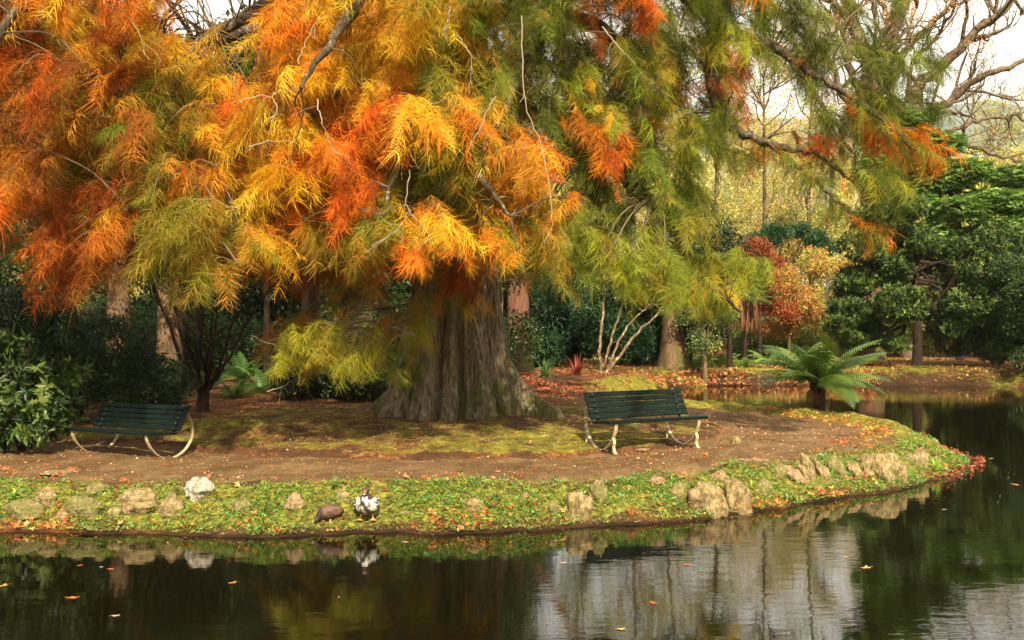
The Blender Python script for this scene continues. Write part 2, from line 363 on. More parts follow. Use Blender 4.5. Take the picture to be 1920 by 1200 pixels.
# far hill
hxs = np.linspace(-700, 900, 90); hys = np.linspace(330, 900, 30); HX, HY = np.meshgrid(hxs, hys, indexing='ij')
HZ = 104 * smooth01((HY - 330) / 170) * (0.92 + 0.5 * fbm(HX / 160 + 3, HY / 200)) * (1 - 0.25 * smooth01((HX - 230) / 200)) + 10
idx = np.arange(HX.size).reshape(HX.shape); HF = np.stack([idx[:-1, :-1], idx[1:, :-1], idx[1:, 1:], idx[:-1, 1:]], -1).reshape(-1, 4)
m, n, o = new_mat("wooded hill"); q = N(n, "ShaderNodeTexNoise", Scale=0.05, Detail=9.0, Roughness=0.8); n.links.new(coords(n), q.inputs["Vector"])
p = N(n, "ShaderNodeBsdfPrincipled", Roughness=1.0); n.links.new(ramp(n, q.outputs["Fac"], [(0.35, (0.07, 0.09, 0.08)), (0.65, (0.14, 0.16, 0.13))]), p.inputs["Base Color"]); n.links.new(p.outputs[0], o.inputs[0])
tag(mesh("hill", np.stack([HX, HY, HZ], -1), HF, m, None, None, True), kind="structure")

# ------------------------------------------------------------------ leaf templates
def leaf_t(w=0.36, bend=0.12):
    """one folded pointed leaf along +x, 6 tris"""
    T = np.array([(0, 0, 0), (0.35, w / 2, 0.06), (0.35, 0, 0), (0.35, -w / 2, 0.06), (0.72, w * 0.34, 0.04 - bend * 0.5), (0.72, 0, -bend * 0.5), (0.72, -w * 0.34, 0.04 - bend * 0.5), (1, 0, -bend)], float)
    F = np.array([(0, 2, 1), (0, 3, 2), (1, 2, 5), (1, 5, 4), (2, 3, 6), (2, 6, 5), (4, 5, 7), (5, 6, 7)])
    return T, F
def simple_leaf(w=0.5):
    return np.array([(0, 0, 0), (0.5, w / 2, 0.05), (1, 0, -0.05), (0.5, -w / 2, 0.05)], float), np.array([(0, 1, 2), (0, 2, 3)])
def combine(n, base, place):
    """place(i) -> pos, fwd, roll, scale, shade"""
    T, F = base; P = []; Fw = []; Ro = []; Sc = []; Sh = []
    for i in range(n):
        a, b, c, d, e = place(i); P.append(a); Fw.append(b); Ro.append(c); Sc.append(d); Sh.append(e)
    Rm = frames(np.array(Fw, float), np.array(Ro, float)); V, FF, CC = inst(T, F, np.array(P, float), Rm, np.array(Sc), np.array(Sh)[:, None] * np.ones(3))
    return V, FF, CC[:, 0]
R_ = lambda a, b: random.uniform(a, b)
def whorl(nl=8, w=0.36):
    def pl(i):
        a = i / nl * 6.283 + R_(-.3, .3); el = R_(-0.1, 0.9)
        return (0, 0, R_(-.1, .1)), (math.cos(a) * math.cos(el), math.sin(a) * math.cos(el), math.sin(el)), R_(-.5, .5), R_(.75, 1.1), R_(.8, 1.2)
    return combine(nl, leaf_t(w), pl)
def puff(nl=14, w=0.55, ls=0.42):
    """loose ball of small leaves, radius about 1"""
    def pl(i):
        a = np.array((R_(-1, 1), R_(-1, 1), R_(-.7, .7))); f = a + np.array((R_(-.8, .8), R_(-.8, .8), R_(-.9, .3)))
        return a * 0.8, f, R_(-3, 3), ls * R_(.7, 1.3), R_(.75, 1.25)
    return combine(nl, simple_leaf(w), pl)
def droop_puff(nl=16, w=0.22, ls=0.7):
    def pl(i):
        a = np.array((R_(-.8, .8), R_(-.8, .8), R_(-.4, .6))); f = np.array((a[0], a[1], R_(-1.4, -.3)))
        return a, f, R_(-3, 3), ls * R_(.7, 1.3), R_(.75, 1.25)
    return combine(nl, simple_leaf(w), pl)
def fan_t(nl=15):
    """flat layered conifer fan"""
    def pl(i):
        t = i / nl; s = 1 if i % 2 else -1
        return (t * 1.0, 0, 0.05 * math.sin(t * 3)), (1.0, s * R_(.5, 1.1), R_(-.25, .15)), R_(-.4, .4), R_(.35, .55) * (1.1 - .5 * t), R_(.75, 1.25)
    return combine(nl, simple_leaf(0.3), pl)
WH = [whorl() for _ in range(4)]; WH2 = [whorl(6, 0.3) for _ in range(3)]; PF = [puff() for _ in range(5)]; PS = [puff(9, .6, .5) for _ in range(4)]
DP = [droop_puff() for _ in range(4)]; FN = [fan_t() for _ in range(4)]; NP = [puff(18, .14, .8) for _ in range(4)]

def pal(cols, n, jit=0.18):
    cols = np.array(cols, float); k = rng.integers(0, len(cols), n); c = cols[k] * (1 + jit * rng.normal(size=(n, 1))) * (1 + 0.06 * rng.normal(size=(n, 3)))
    return np.clip(c, 0.002, 0.95)
def scatter(temps, P, fwd, sc, C, roll=None):
    """build V,F,C of mixed templates"""
    A = Acc(); n = len(P); k = rng.integers(0, len(temps), n)
    if roll is None: roll = rng.uniform(-3.1, 3.1, n)
    Rm = frames(fwd, roll)
    for t, (T, F, Tc) in enumerate(temps):
        s = k == t
        if s.any(): A.add(*inst(T, F, P[s], Rm[s], sc[s], C[s], Tc))
    return A
def blobs_points(blobs, n, shell=0.55):
    """points in ellipsoids (cx,cy,cz,rx,ry,rz) weighted by volume^(2/3), biased to the outside; clumpy"""
    B = np.array(blobs, float); w_ = (B[:, 3] * B[:, 4] * B[:, 5]) ** (2 / 3); k = rng.choice(len(B), n, p=w_ / w_.sum())
    d = rng.normal(size=(n, 3)); d /= np.linalg.norm(d, axis=1)[:, None]; r = rng.random(n) ** (1 / 3) * (1 - shell) + shell * (0.72 + 0.34 * rng.random(n))
    r *= 0.86 + 0.3 * vnoise(d[:, 0] * 4 + k * 3.7 + 40, d[:, 2] * 4 + d[:, 1] * 3 + 40)
    return B[k, :3] + d * r[:, None] * B[k, 3:6], d
def crown(parent, blobs, n, size, cols, temps=None, mat="leaf", org=(0, 0, 0), jit=0.18, shell=0.55, fwd='out', name="crown", drop=0.25):
    P, d = blobs_points(blobs, n, shell)
    # gaps: drop points where a coarse 3-D-ish noise is low
    keep = vnoise(P[:, 0] / (size * 3.2) + 50, P[:, 2] / (size * 2.6) + P[:, 1] / (size * 3.0) + 50) > drop
    P = P[keep]; d = d[keep]; n = len(P)
    f = d * 0.6 + rng.normal(size=(n, 3)) * 0.5
    if fwd == 'flat': f[:, 2] *= 0.2; f[:, 2] -= 0.15
    sc = size * rng.uniform(0.7, 1.3, n)
    A = scatter(temps or PF, P, f, sc, pal(cols, n, jit), roll=None if fwd != 'flat' else rng.uniform(-.4, .4, n))
    return A.build(name, M[mat], parent, origin=org)

def grow(p, d, L, r, depth, out, tips, up=0.15, spread=0.65, nb=(2, 4), wig=0.16, shrink=0.68):
    """recursive branch: polylines into out, tip points into tips"""
    n = 6; P = [np.array(p, float)]; d = np.array(d, float); d /= np.linalg.norm(d)
    for i in range(n):
        d = d + rng.normal(size=3) * wig + np.array((0, 0, up * 0.3)); d /= np.linalg.norm(d); P.append(P[-1] + d * L / n)
    P = np.array(P); rr = np.linspace(r, r * 0.6 if depth > 0 else max(r * .25, .004), n + 1); out.append((P, rr))
    if depth == 0: tips.append(P[-1]); tips.append(P[-3]); return
    for k in range(random.randint(*nb)):
        i = random.randint(2, n) if k else n; q = P[i]; a = rng.normal(size=3); a -= d * (a @ d); a /= np.linalg.norm(a)
        grow(q, d + a * spread * R_(.7, 1.3) + np.array((0, 0, up)), L * shrink * R_(.8, 1.15), rr[i] * 0.66, depth - 1, out, tips, up, spread, nb, wig, shrink)
def tubes(lines, k=5, wob=0.0):
    A = Acc()
    for P, r in lines: A.add(*tube(P, r, k if np.max(r) > 0.03 else 4, wob))
    return A

def trunk_mesh(P, R, k=14, flare=0.5, flute=0.10, seed=0):
    """tapering fluted trunk with root flare"""
    P = catmull(P, 5); n = len(P); t = np.linspace(0, 1, n); R = np.interp(t, np.linspace(0, 1, len(R)), R)
    V, F = tube(P, R, k); V = V.reshape(n, k, 3); rs = np.random.default_rng(seed); ph = rs.random(4) * 6.28; a = np.arange(k) / k * 6.283
    lob = np.cos(3 * a + ph[0]) * .5 + np.cos(5 * a + ph[1]) * .5
    hh = (P[:, 2] - P[0, 2]); fl = np.exp(-hh / (R[0] * 1.8))
    fac = 1 + flare * fl[:, None] * (0.6 + 0.5 * lob[None]) + flute * lob[None]
    return (P[:, None] + (V - P[:, None]) * fac[..., None]).reshape(-1, 3), F

# ------------------------------------------------------------------ the great cypress
TX, TY = -1.0, 18.0
cyp = tag(empty("bald_cypress", (TX, TY, 0.5)), "huge orange, gold and olive autumn conifer with a fluted trunk between the two benches", "tree")
org = np.array((TX, TY, 0.5))
k = 300; zz = np.concatenate([np.linspace(-0.35, 3.2, 60), np.linspace(3.35, 15, 34)])
th = np.arange(k) / k * 2 * math.pi
base_r = np.interp(zz, [-.35, 0.1, 0.6, 1.4, 2.3, 4.5, 8, 15], [1.28, 1.14, 1.03, 0.92, .78, .60, .50, .22])
cx = np.interp(zz, [0, .6, 1.5, 2.3, 8, 15], [0.02, 0.0, -0.03, 0.0, 0.03, 0.1])
rs = np.random.default_rng(3)
ridge = np.zeros(k); Vt = []
butt = [(-90, .24, 9), (-62, .30, 10), (-118, .26, 9), (-150, .40, 11), (-25, .95, 8), (20, .5, 12), (60, .3, 12), (110, .35, 12), (170, .55, 12), (-178, .1, 10)]
for zi, r, c0 in zip(zz, base_r, cx):
    fl = math.exp(-max(zi + .05, 0) / 1.15); f = np.zeros(k); fall = math.exp(-max(zi - 0.3, 0) / 0.45)
    for ang, amp, wd in butt:
        dlt = np.degrees(th) - ang; dlt = (dlt + 180) % 360 - 180
        aa = amp * (fl if amp < .5 else fall * 0.9)
        f += aa * np.exp(-(dlt / (wd * (1.5 if amp < .5 else 1.15))) ** 2)
    # deep furrows facing the camera and round the stem
    for ang, dep in [(-106, .30), (-84, .24), (-73, .10), (-135, .22), (-48, .30), (-10, .2), (40, .2), (85, .2), (140, .2)]:
        dlt = np.degrees(th) - ang - zi * 1.5; dlt = (dlt + 180) % 360 - 180
        f -= dep * np.exp(-(dlt / 3.4) ** 2) * (0.35 + 0.65 * math.exp(-zi / 1.8))
    f += 0.030 * np.cos(th * 17 + 2 * np.sin(zi * .7)) + 0.018 * np.cos(th * 29 + zi) + 0.035 * np.cos(th * 7 + 1.3)
    f += 0.07 * fbm(th * 9 + 20, np.full(k, zi * 1.3 + 20), 4) + 0.085 * np.abs(fbm(th * 24 + 3, np.full(k, zi * 1.1 + 5), 4))* -1 + .04 * np.minimum(0, np.cos(th * 41 + 3 * fbm(th * 3 + 9, np.full(k, zi * .8 + 7), 3) * 6))
    rr = r * (1 + f)
    Vt.append(np.stack([c0 + np.cos(th) * rr, np.sin(th) * rr * 0.95, np.full(k, zi)], 1))
Vt = np.concatenate(Vt); Ft = []
for i in range(len(zz) - 1):
    a = i * k + np.arange(k); b_ = i * k + (np.arange(k) + 1) % k; Ft.append(np.stack([a, b_, b_ + k, a + k], 1))
mesh("trunk", Vt, np.concatenate(Ft), M["cypress_bark"], cyp, smooth=True)

O = (0.80, 0.27, 0.018); RR = (0.74, 0.155, 0.012); YY = (0.90, 0.52, 0.028); LL = (0.36, 0.29, 0.026); GG = (0.115, 0.135, 0.016); BB = (0.30, 0.085, 0.012); GO = (0.62, 0.30, 0.03); LG = (0.24, 0.29, 0.028)
LI = (0.38, 0.44, 0.035)
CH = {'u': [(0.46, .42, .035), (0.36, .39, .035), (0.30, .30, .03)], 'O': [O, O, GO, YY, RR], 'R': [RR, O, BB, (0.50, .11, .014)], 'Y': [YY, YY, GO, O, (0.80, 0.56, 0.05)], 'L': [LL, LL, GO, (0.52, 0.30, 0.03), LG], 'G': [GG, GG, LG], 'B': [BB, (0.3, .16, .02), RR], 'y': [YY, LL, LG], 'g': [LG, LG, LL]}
GRID = [  # 24 columns of 80 px, 13 rows of 60 px of the 1920 x 1200 picture
 "OYOO...YYLyLGGRGGL.G....",
 "OYOG..YYYYyLGGRGLGLGG...",
 "BOOYYYOOYYyLGGGLLLGGGG..",
 "RBOLYYOYYYyyGGyY.R..GG..",
 "OLLLBOOORYYYGGyLL...GG..",
 "OBLLBYORRGyYOGRLG..BRO..",
 "OLBLOYYBRGLYYGGGL...L...",
 "RRRLLLBOLyyYYGGLL.......",
 "ROOLLLOBLOOYLLgL........",
 "RRB.L...B.R.L.gLLL......",
 "...............LL.......",
 "......LLL...............",
 "......yyy..............."]
def strandspray(ns, curl, seed):
    rs = np.random.default_rng(seed); V = []; F = []; C = []; n = 0; seg = 5
    for i in range(ns):
        t = (i + rs.random()) / ns; s = 1 if i % 2 else -1
        base = np.array((t, 0.05 * math.sin(3 * t), -0.35 * t * t)); L = rs.uniform(.34, .62) * (1.05 - .35 * t)
        sp_ = rs.uniform(.25, 1.15); d = np.array((rs.uniform(.3, 1.1), s * sp_, rs.uniform(-.45, .8))); d /= np.linalg.norm(d)
        side = np.cross(d, (0, 0, 1)); side /= np.linalg.norm(side); q = side * math.cos(rs.uniform(-.9, .9)) + np.array((0, 0, 1)) * rs.uniform(-.8, .8); q /= np.linalg.norm(q)
        g = rs.uniform(.35, 1.0) * curl; wsd = 0.0068 * rs.uniform(.7, 1.3); bend = rs.normal() * .42; hook = rs.normal() * .6; sh = rs.uniform(.7, 1.25)
        for j in range(seg + 1):
            u = j / seg; c = base + L * (d * u * (1 - .15 * u) + side * bend * u * u + np.array((.25 * hook, 0, .30 * hook)) * u ** 3) + np.array((0, 0, -g * L * u * u)); w_ = wsd * (1 - .8 * u ** 2)
            V += [c - q * w_, c + q * w_]; C += [sh * (0.86 + .28 * u)] * 2
        for j in range(seg): a = n + 2 * j; F.append((a, a + 1, a + 3, a + 2))
        n += 2 * (seg + 1)
    # the shoot itself
    for j in range(5):
        u = j / 4; c = np.array((u, 0.05 * math.sin(3 * u), -0.35 * u * u)); V += [c - (0, .008, 0), c + (0, .008, 0)]; C += [.75, .75]
    for j in range(4): a = n + 2 * j; F.append((a, a + 1, a + 3, a + 2))
    return np.array(V), np.array(F), np.array(C)
SPR = [strandspray(70, c, i) for i, c in enumerate((.5, .8, 1.1, .7, 1.3, .95, .4, 1.5, .9, .6, 1.0, .75))]

# limbs: (list of (px, py, depth)), radius at start / end
LIMBS = [
 ([(850, 60, 18), (700, -60, 16.5), (520, 10, 15), (330, 120, 14.2), (180, 260, 13.6)], .20, .03),
 ([(850, 150, 18), (720, 130, 16), (560, 220, 14.6), (380, 330, 13.6), (240, 400, 13)], .17, .025),
 ([(840, 250, 18), (700, 260, 16.5), (560, 360, 15), (470, 470, 14.4), (330, 570, 14.2)], .13, .02),
 ([(860, 0, 18), (880, -140, 15.5), (760, -60, 13.6), (640, 60, 12.6), (560, 180, 12.2)], .18, .025),
 ([(870, 130, 18), (900, 60, 15.4), (840, 150, 13.6), (760, 280, 12.9), (720, 420, 12.7)], .13, .018),
 ([(880, 60, 18), (1000, 20, 15.5), (960, 180, 13.6), (900, 320, 12.9), (960, 420, 12.7)], .14, .018),
 ([(880, 40, 18), (1060, 40, 17), (1180, 120, 16), (1120, 250, 15), (1220, 380, 14.6)], .17, .05),
 ([(890, 120, 18), (1040, 260, 17), (1150, 330, 16.2), (1230, 400, 15.6), (1310, 520, 15.2), (1390, 600, 15)], .15, .02),
 ([(880, -40, 18), (1100, -60, 16.5), (1320, 20, 15.4), (1335, 150, 15), (1355, 225, 14.9), (1430, 275, 14.8), (1530, 300, 14.7), (1600, 350, 14.6)], .17, .02),
 ([(1330, 10, 15.4), (1385, 70, 15.2), (1470, 110, 15), (1560, 165, 14.6), (1660, 240, 14.2), (1730, 300, 14)], .11, .015),
 ([(1470, 110, 15), (1540, 200, 14.7), (1590, 290, 14.5), (1640, 400, 14.3)], .045, .012),
 ([(1430, 275, 14.8), (1520, 340, 14.6), (1580, 400, 14.5), (1625, 440, 14.4), (1655, 445, 14.4)], .03, .012),
 ([(1300, 240, 16), (1360, 290, 15.9), (1400, 300, 15.8), (1430, 285, 15.8)], .03, .01),
 ([(830, -100, 18), (560, -240, 16), (240, -160, 14), (60, 0, 13), (-60, 160, 12.6)], .20, .03),
 ([(820, 60, 18), (500, 60, 17), (200, 180, 15.4), (20, 360, 14), (-80, 480, 13.6)], .16, .02),
 ([(810, 300, 18), (690, 450, 16.5), (640, 590, 15.5), (590, 660, 15)], .07, .015),
 ([(860, -200, 18), (940, -330, 21), (1040, -200, 24), (1150, 0, 25)], .16, .03),
 ([(840, -200, 18), (640, -300, 21), (440, -100, 24), (260, 100, 25)], .16, .03),
]
limb_pts = []
for P, r0, r1 in LIMBS:
    P3 = catmull([at(*q) for q in P], 7); P3 = P3 + rng.normal(size=P3.shape) * 0.025; rr = np.linspace(r0, r1, len(P3))
    V1, F1 = tube(P3, rr, 8, 0.12); mesh("limb", V1 - org, F1, M["limb"], cyp, smooth=True); limb_pts.append(P3)
LP = np.concatenate(limb_pts)

bP = []; bF = []; bS = []; bC = []; twigs = Acc(); nb = 0
def bough(px, py, D, cols, n, big=1.0, droop=0.9):
    """a hanging bough that ends near the given place, with sprays along it"""
    end = at(px, py, D); a = math.atan2(end[1] - TY, end[0] - TX) + rng.normal() * .8
    dirv = np.array((math.cos(a), math.sin(a) * .8, 0)); L = rng.uniform(.7, 1.3) * big
    st = end - dirv * L * .75 + np.array((0, 0, L * rng.uniform(.25, .6))); mid = (st + end) / 2 + np.array((0, 0, L * .22))
    P3 = catmull([st, mid, end], 5)
    near = LP[np.argmin(((LP - st) ** 2).sum(1))]; gap = np.linalg.norm(near - st)
    if gap < 3.2:
        q = catmull([near, (near + st) / 2 + np.array((rng.normal() * .1, rng.normal() * .1, .12 * gap)), st], 4)
        twigs.add(*tube(np.concatenate([q[:-1], P3]), np.linspace(.006 + .006 * gap, .004, len(q) - 1 + len(P3)), 4), np.array((0.16, 0.12, 0.075)) * rng.uniform(.5, 1.3))
    else: twigs.add(*tube(P3, np.linspace(.009, .004, len(P3)), 4), np.array((0.16, 0.12, 0.075)))
    base_c = pal([cols[rng.integers(0, len(cols))]], 1, .1)[0]
    for i in range(n):
        t = rng.uniform(.1, 1.0); p_ = P3[int(t * (len(P3) - 1))] + rng.normal(size=3) * .05 * big
        s = rng.choice((-1, 1)); side = np.array((-dirv[1], dirv[0], 0)) * s
        f = dirv * rng.uniform(.3, 1.2) + side * rng.uniform(0, 1.0) + np.array((0, 0, -droop * rng.uniform(.1, 1.3)))
        c = base_c if rng.random() < .48 else pal([cols[rng.integers(0, len(cols))]], 1, .12)[0]
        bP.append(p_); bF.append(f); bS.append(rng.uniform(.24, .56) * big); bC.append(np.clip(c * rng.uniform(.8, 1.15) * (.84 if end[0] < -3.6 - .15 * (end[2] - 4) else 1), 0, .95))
for r, row in enumerate(GRID):
    for c, ch in enumerate(row):
        if ch == '.': continue
        cols = CH[ch]
        if c < 3: cols = cols + [BB, (0.48, .13, .015), (0.55, .17, .02)]
        if c > 12 and ch in 'YLyg': cols = [LG, LI, LL, GG, LI, YY if ch in 'Yy' else LG]
        elif c > 10 and ch in 'YLyg': cols = cols + [GG, LG, LG]
        cxp = c * 80 + 40; cyp_ = r * 60 + 2 - (22 if r >= 10 else 0)
        if c < 16: D0 = 12.2 + 1.3 * vnoise(c * .6 + 3, r * .7) + (0.8 if ch in 'GB' else 0) + (.9 if c > 12 else 0)
        else: D0 = 14.4 + .6 * vnoise(c * .6 + 3, r * .7)
        if r >= 9 and 5 < c < 11: D0 = 15.0
        dens = 3 if ch in 'YORyL' and c > 1 else 2
        if c >= 16: dens = 2
        if r >= 10: dens = 1; D0 = 15.6
        if r >= 10 and c > 10: dens = 2; D0 = 15.5
        for k in range(dens):
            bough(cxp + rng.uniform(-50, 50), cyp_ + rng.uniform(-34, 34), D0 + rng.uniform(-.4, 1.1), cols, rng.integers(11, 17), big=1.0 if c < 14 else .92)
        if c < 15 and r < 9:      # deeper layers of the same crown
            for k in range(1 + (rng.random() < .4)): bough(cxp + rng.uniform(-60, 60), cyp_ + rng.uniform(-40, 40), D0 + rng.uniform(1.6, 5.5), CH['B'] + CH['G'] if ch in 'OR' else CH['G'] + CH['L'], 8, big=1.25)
# the part of the crown beyond the top and left edges
for k in range(330):
    px = rng.uniform(-420, 1420); py = rng.uniform(-330, -10)
    if px > 1200 and py < -150: continue
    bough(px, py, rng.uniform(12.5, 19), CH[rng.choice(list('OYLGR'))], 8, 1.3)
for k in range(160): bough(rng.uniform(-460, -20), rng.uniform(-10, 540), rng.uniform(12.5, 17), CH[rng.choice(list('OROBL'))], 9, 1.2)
for k in range(90):       # the far side of the crown, high up
    a = rng.uniform(0, math.pi); rr_ = rng.uniform(2, 6); zt = rng.uniform(6, 12); Dd = TY + math.sin(a) * rr_; xx = TX + math.cos(a) * rr_
    bough(960 + xx / Dd * FPX, 605 - (zt - CAMZ) / Dd * FPX, Dd, CH['G'] + CH['O'], 8, 1.3)
for (px, py, D, ch, n_) in [(530, 695, 14.0, 'u', 2), (560, 705, 13.9, 'u', 2), (600, 715, 14.0, 'u', 2), (650, 725, 14.0, 'u', 2), (640, 690, 14.3, 'u', 2), (690, 705, 14.2, 'u', 2), (585, 680, 14.4, 'L', 2), (770, 650, 15.4, 'u', 2), (800, 625, 15.4, 'L', 2), (740, 740, 15.3, 'u', 1), (845, 585, 16.2, 'L', 3), (800, 560, 16.3, 'G', 2), (870, 600, 16.4, 'y', 2), (792, 520, 15.6, 'O', 2), (870, 500, 15.6, 'R', 1), (760, 700, 15.6, 'y', 2), (640, 590, 17, 'G', 3), (560, 570, 17, 'B', 3), (600, 610, 16.5, 'L', 3), (520, 560, 16.5, 'B', 2), (700, 560, 16.6, 'B', 2), (430, 540, 15, 'L', 3), (1260, 600, 16, 'L', 2), (1330, 590, 16, 'y', 3), (1040, 560, 14.5, 'y', 2), (480, 500, 14, 'O', 2), (1310, 470, 14.6, 'g', 4), (1260, 440, 14.8, 'g', 3), (1350, 540, 14.8, 'g', 3), (1300, 560, 15, 'g', 3), (1240, 90, 15.6, 'G', 5), (1300, 60, 15.8, 'L', 4), (1310, 150, 15.6, 'G', 5), (1270, 200, 15.6, 'L', 4), (1340, 230, 15.4, 'G', 3), (1200, 200, 15.8, 'G', 4), (1430, 60, 15.2, 'L', 3), (1500, 90, 15, 'G', 4), (1560, 140, 14.8, 'G', 4), (1650, 230, 14.3, 'G', 4), (1690, 260, 14.2, 'L', 2), (1290, 300, 14.6, 'g', 4), (1320, 350, 14.8, 'g', 3), (1250, 250, 15, 'L', 3)]:
    for q in range(n_): bough(px + rng.uniform(-25, 25), py - 20 + rng.uniform(-20, 20), D, CH[ch], 8, .85)
# short sprays that clothe the long limbs on the right
for P3 in limb_pts[8:13]:
    for i in range(3, len(P3)):
        for q in range(2 if i > 6 else 4):
            d_ = P3[i] - P3[i - 1]; d_ /= np.linalg.norm(d_); bP.append(P3[i] + rng.normal(size=3) * .03); bF.append(d_ * .7 + rng.normal(size=3) * .6 + (0, 0, -.3)); bS.append(rng.uniform(.2, .42)); bC.append(pal([LL, GG, GG, LG] if rng.random() < .82 or i < 12 else [RR, O], 1)[0])
bP = np.array(bP); bF = np.array(bF); bS = np.array(bS); bC = np.array(bC)
_px = 960 + bP[:, 0] / bP[:, 1] * FPX; _py = 605 - (bP[:, 2] - bS * .45 - CAMZ) / bP[:, 1] * FPX
ok = ~((_px > 725) & (_px < 990) & (_py > 520) & (rng.random(len(bP)) < .96)) | ((_px > 725) & (_px < 900) & (_py < 690) & (bP[:, 1] > 15.4) & (bP[:, 1] < 16.9)) | ((abs(_px - 790) < 30) & (_py < 590)) | ((abs(_px - 872) < 20) & (_py < 540)) | ((abs(_px - 760) < 45) & (_py > 680) & (_py < 770))
ok &= ~((_px > -50) & (_px < 460) & (_py > 590) & (rng.random(len(bP)) < .9)) & ~((_px > 985) & (_px < 1300) & (_py > 575) & (rng.random(len(bP)) < .9)) & ~((_px > 300) & (_px < 490) & (_py < 100) & (rng.random(len(bP)) < .9)) & ~((_px > 425) & (_px < 495) & (_py > 60) & (_py < 190) & (rng.random(len(bP)) < .93))
bP = bP[ok]; bF = bF[ok]; bS = bS[ok]; bC = bC[ok]
A = scatter(SPR, bP, bF, bS, bC, roll=rng.uniform(-.6, .6, len(bP)))
A.build("foliage", M["needle"], cyp, origin=org)
twigs.build("twigs", M["twig"], cyp, origin=org)
# pale lichened bare twigs that hang in front of the foliage
HANG = [[(595, 195), (603, 235), (625, 290), (655, 305)], [(770, 330), (762, 390), (790, 430), (812, 470)], [(980, 40), (985, 200), (1020, 300), (1035, 420), (1020, 465)], [(846, 20), (838, 60), (830, 110)], [(855, 70), (880, 110), (885, 170)],
        [(220, 20), (255, 60), (272, 110)], [(560, 130), (572, 90), (600, 40)], [(450, 200), (500, 188), (520, 215), (497, 240)], [(465, 285), (510, 275), (550, 277)], [(1130, 60), (1160, 100), (1190, 130)], [(930, 190), (905, 240), (880, 290)], [(700, 470), (745, 440), (770, 400)], [(470, 640), (530, 660), (590, 655), (640, 640)], [(500, 745), (530, 735), (548, 722)]]
for h in HANG:
    A = Acc()
    D0 = 12.0 if h[0][1] < 500 else 14.6; P3 = catmull([at(x, y, D0 + rng.uniform(-.1, .25)) for x, y in h], 6); P3 += rng.normal(size=P3.shape) * .008
    A.add(*tube(P3, np.linspace(.008, .003, len(P3)), 5), (.30, .25, .17))
    for q in range(3):
        i = rng.integers(2, len(P3)); e = P3[i] + np.array((rng.normal() * .12, rng.normal() * .1, -rng.uniform(.08, .25))); A.add(*tube(catmull([P3[i], (P3[i] + e) / 2 + rng.normal(size=3) * .02, e], 4), .0028, 4), (.28, .23, .15))
    A.build("bare_twig", M["twig"], cyp, origin=org)

# ------------------------------------------------------------------ benches
def box(c, s, R=None, bev=0.004):
    """bevelled-looking box: 8 corners pulled in on the long ends"""
    x, y, z = [q / 2 for q in s]; P = []
    for sx in (-1, 1):
        for e in ((-1, 0), (1, 1)):
            xx = sx * (x - (bev if e[1] == (0 if sx < 0 else 1) * 0 and False else 0)); break
    prof = [(-y + bev, -z), (y - bev, -z), (y, -z + bev), (y, z - bev), (y - bev, z), (-y + bev, z), (-y, z - bev), (-y, -z + bev)]
    V = [(-x, a, b) for a, b in prof] + [(x, a, b) for a, b in prof]; V = np.array(V, float)
    F = [(i, (i + 1) % 8, 8 + (i + 1) % 8, 8 + i) for i in range(8)]
    F += [(7, 0, 1, 2), (7, 2, 3, 6), (6, 3, 4, 5), (15, 10, 9, 8), (15, 14, 11, 10), (14, 13, 12, 11)]
    if R is not None: V = V @ np.array(R).T
    return V + np.array(c), np.array(F)
def flatband(P, width, th_):
    """flat iron band along a curve in the y-z plane, its width along x"""
    P = np.array(P, float); T = np.gradient(P, axis=0); T /= np.linalg.norm(T, axis=1)[:, None]; Nn = np.stack([-T[:, 1], T[:, 0]], 1); V = []
    for (y, z), (ny_, nz_) in zip(P, Nn):
        for sx, sn in ((-1, -1), (1, -1), (1, 1), (-1, 1)): V.append((sx * width / 2, y + ny_ * sn * th_ / 2, z + nz_ * sn * th_ / 2))
    n = len(P); F = []
    for i in range(n - 1):
        for j in range(4): F.append((i * 4 + j, i * 4 + (j + 1) % 4, i * 4 + 4 + (j + 1) % 4, i * 4 + 4 + j))
    F += [(3, 2, 1, 0), (4 * n - 4, 4 * n - 3, 4 * n - 2, 4 * n - 1)]
    return np.array(V, float), np.array(F)
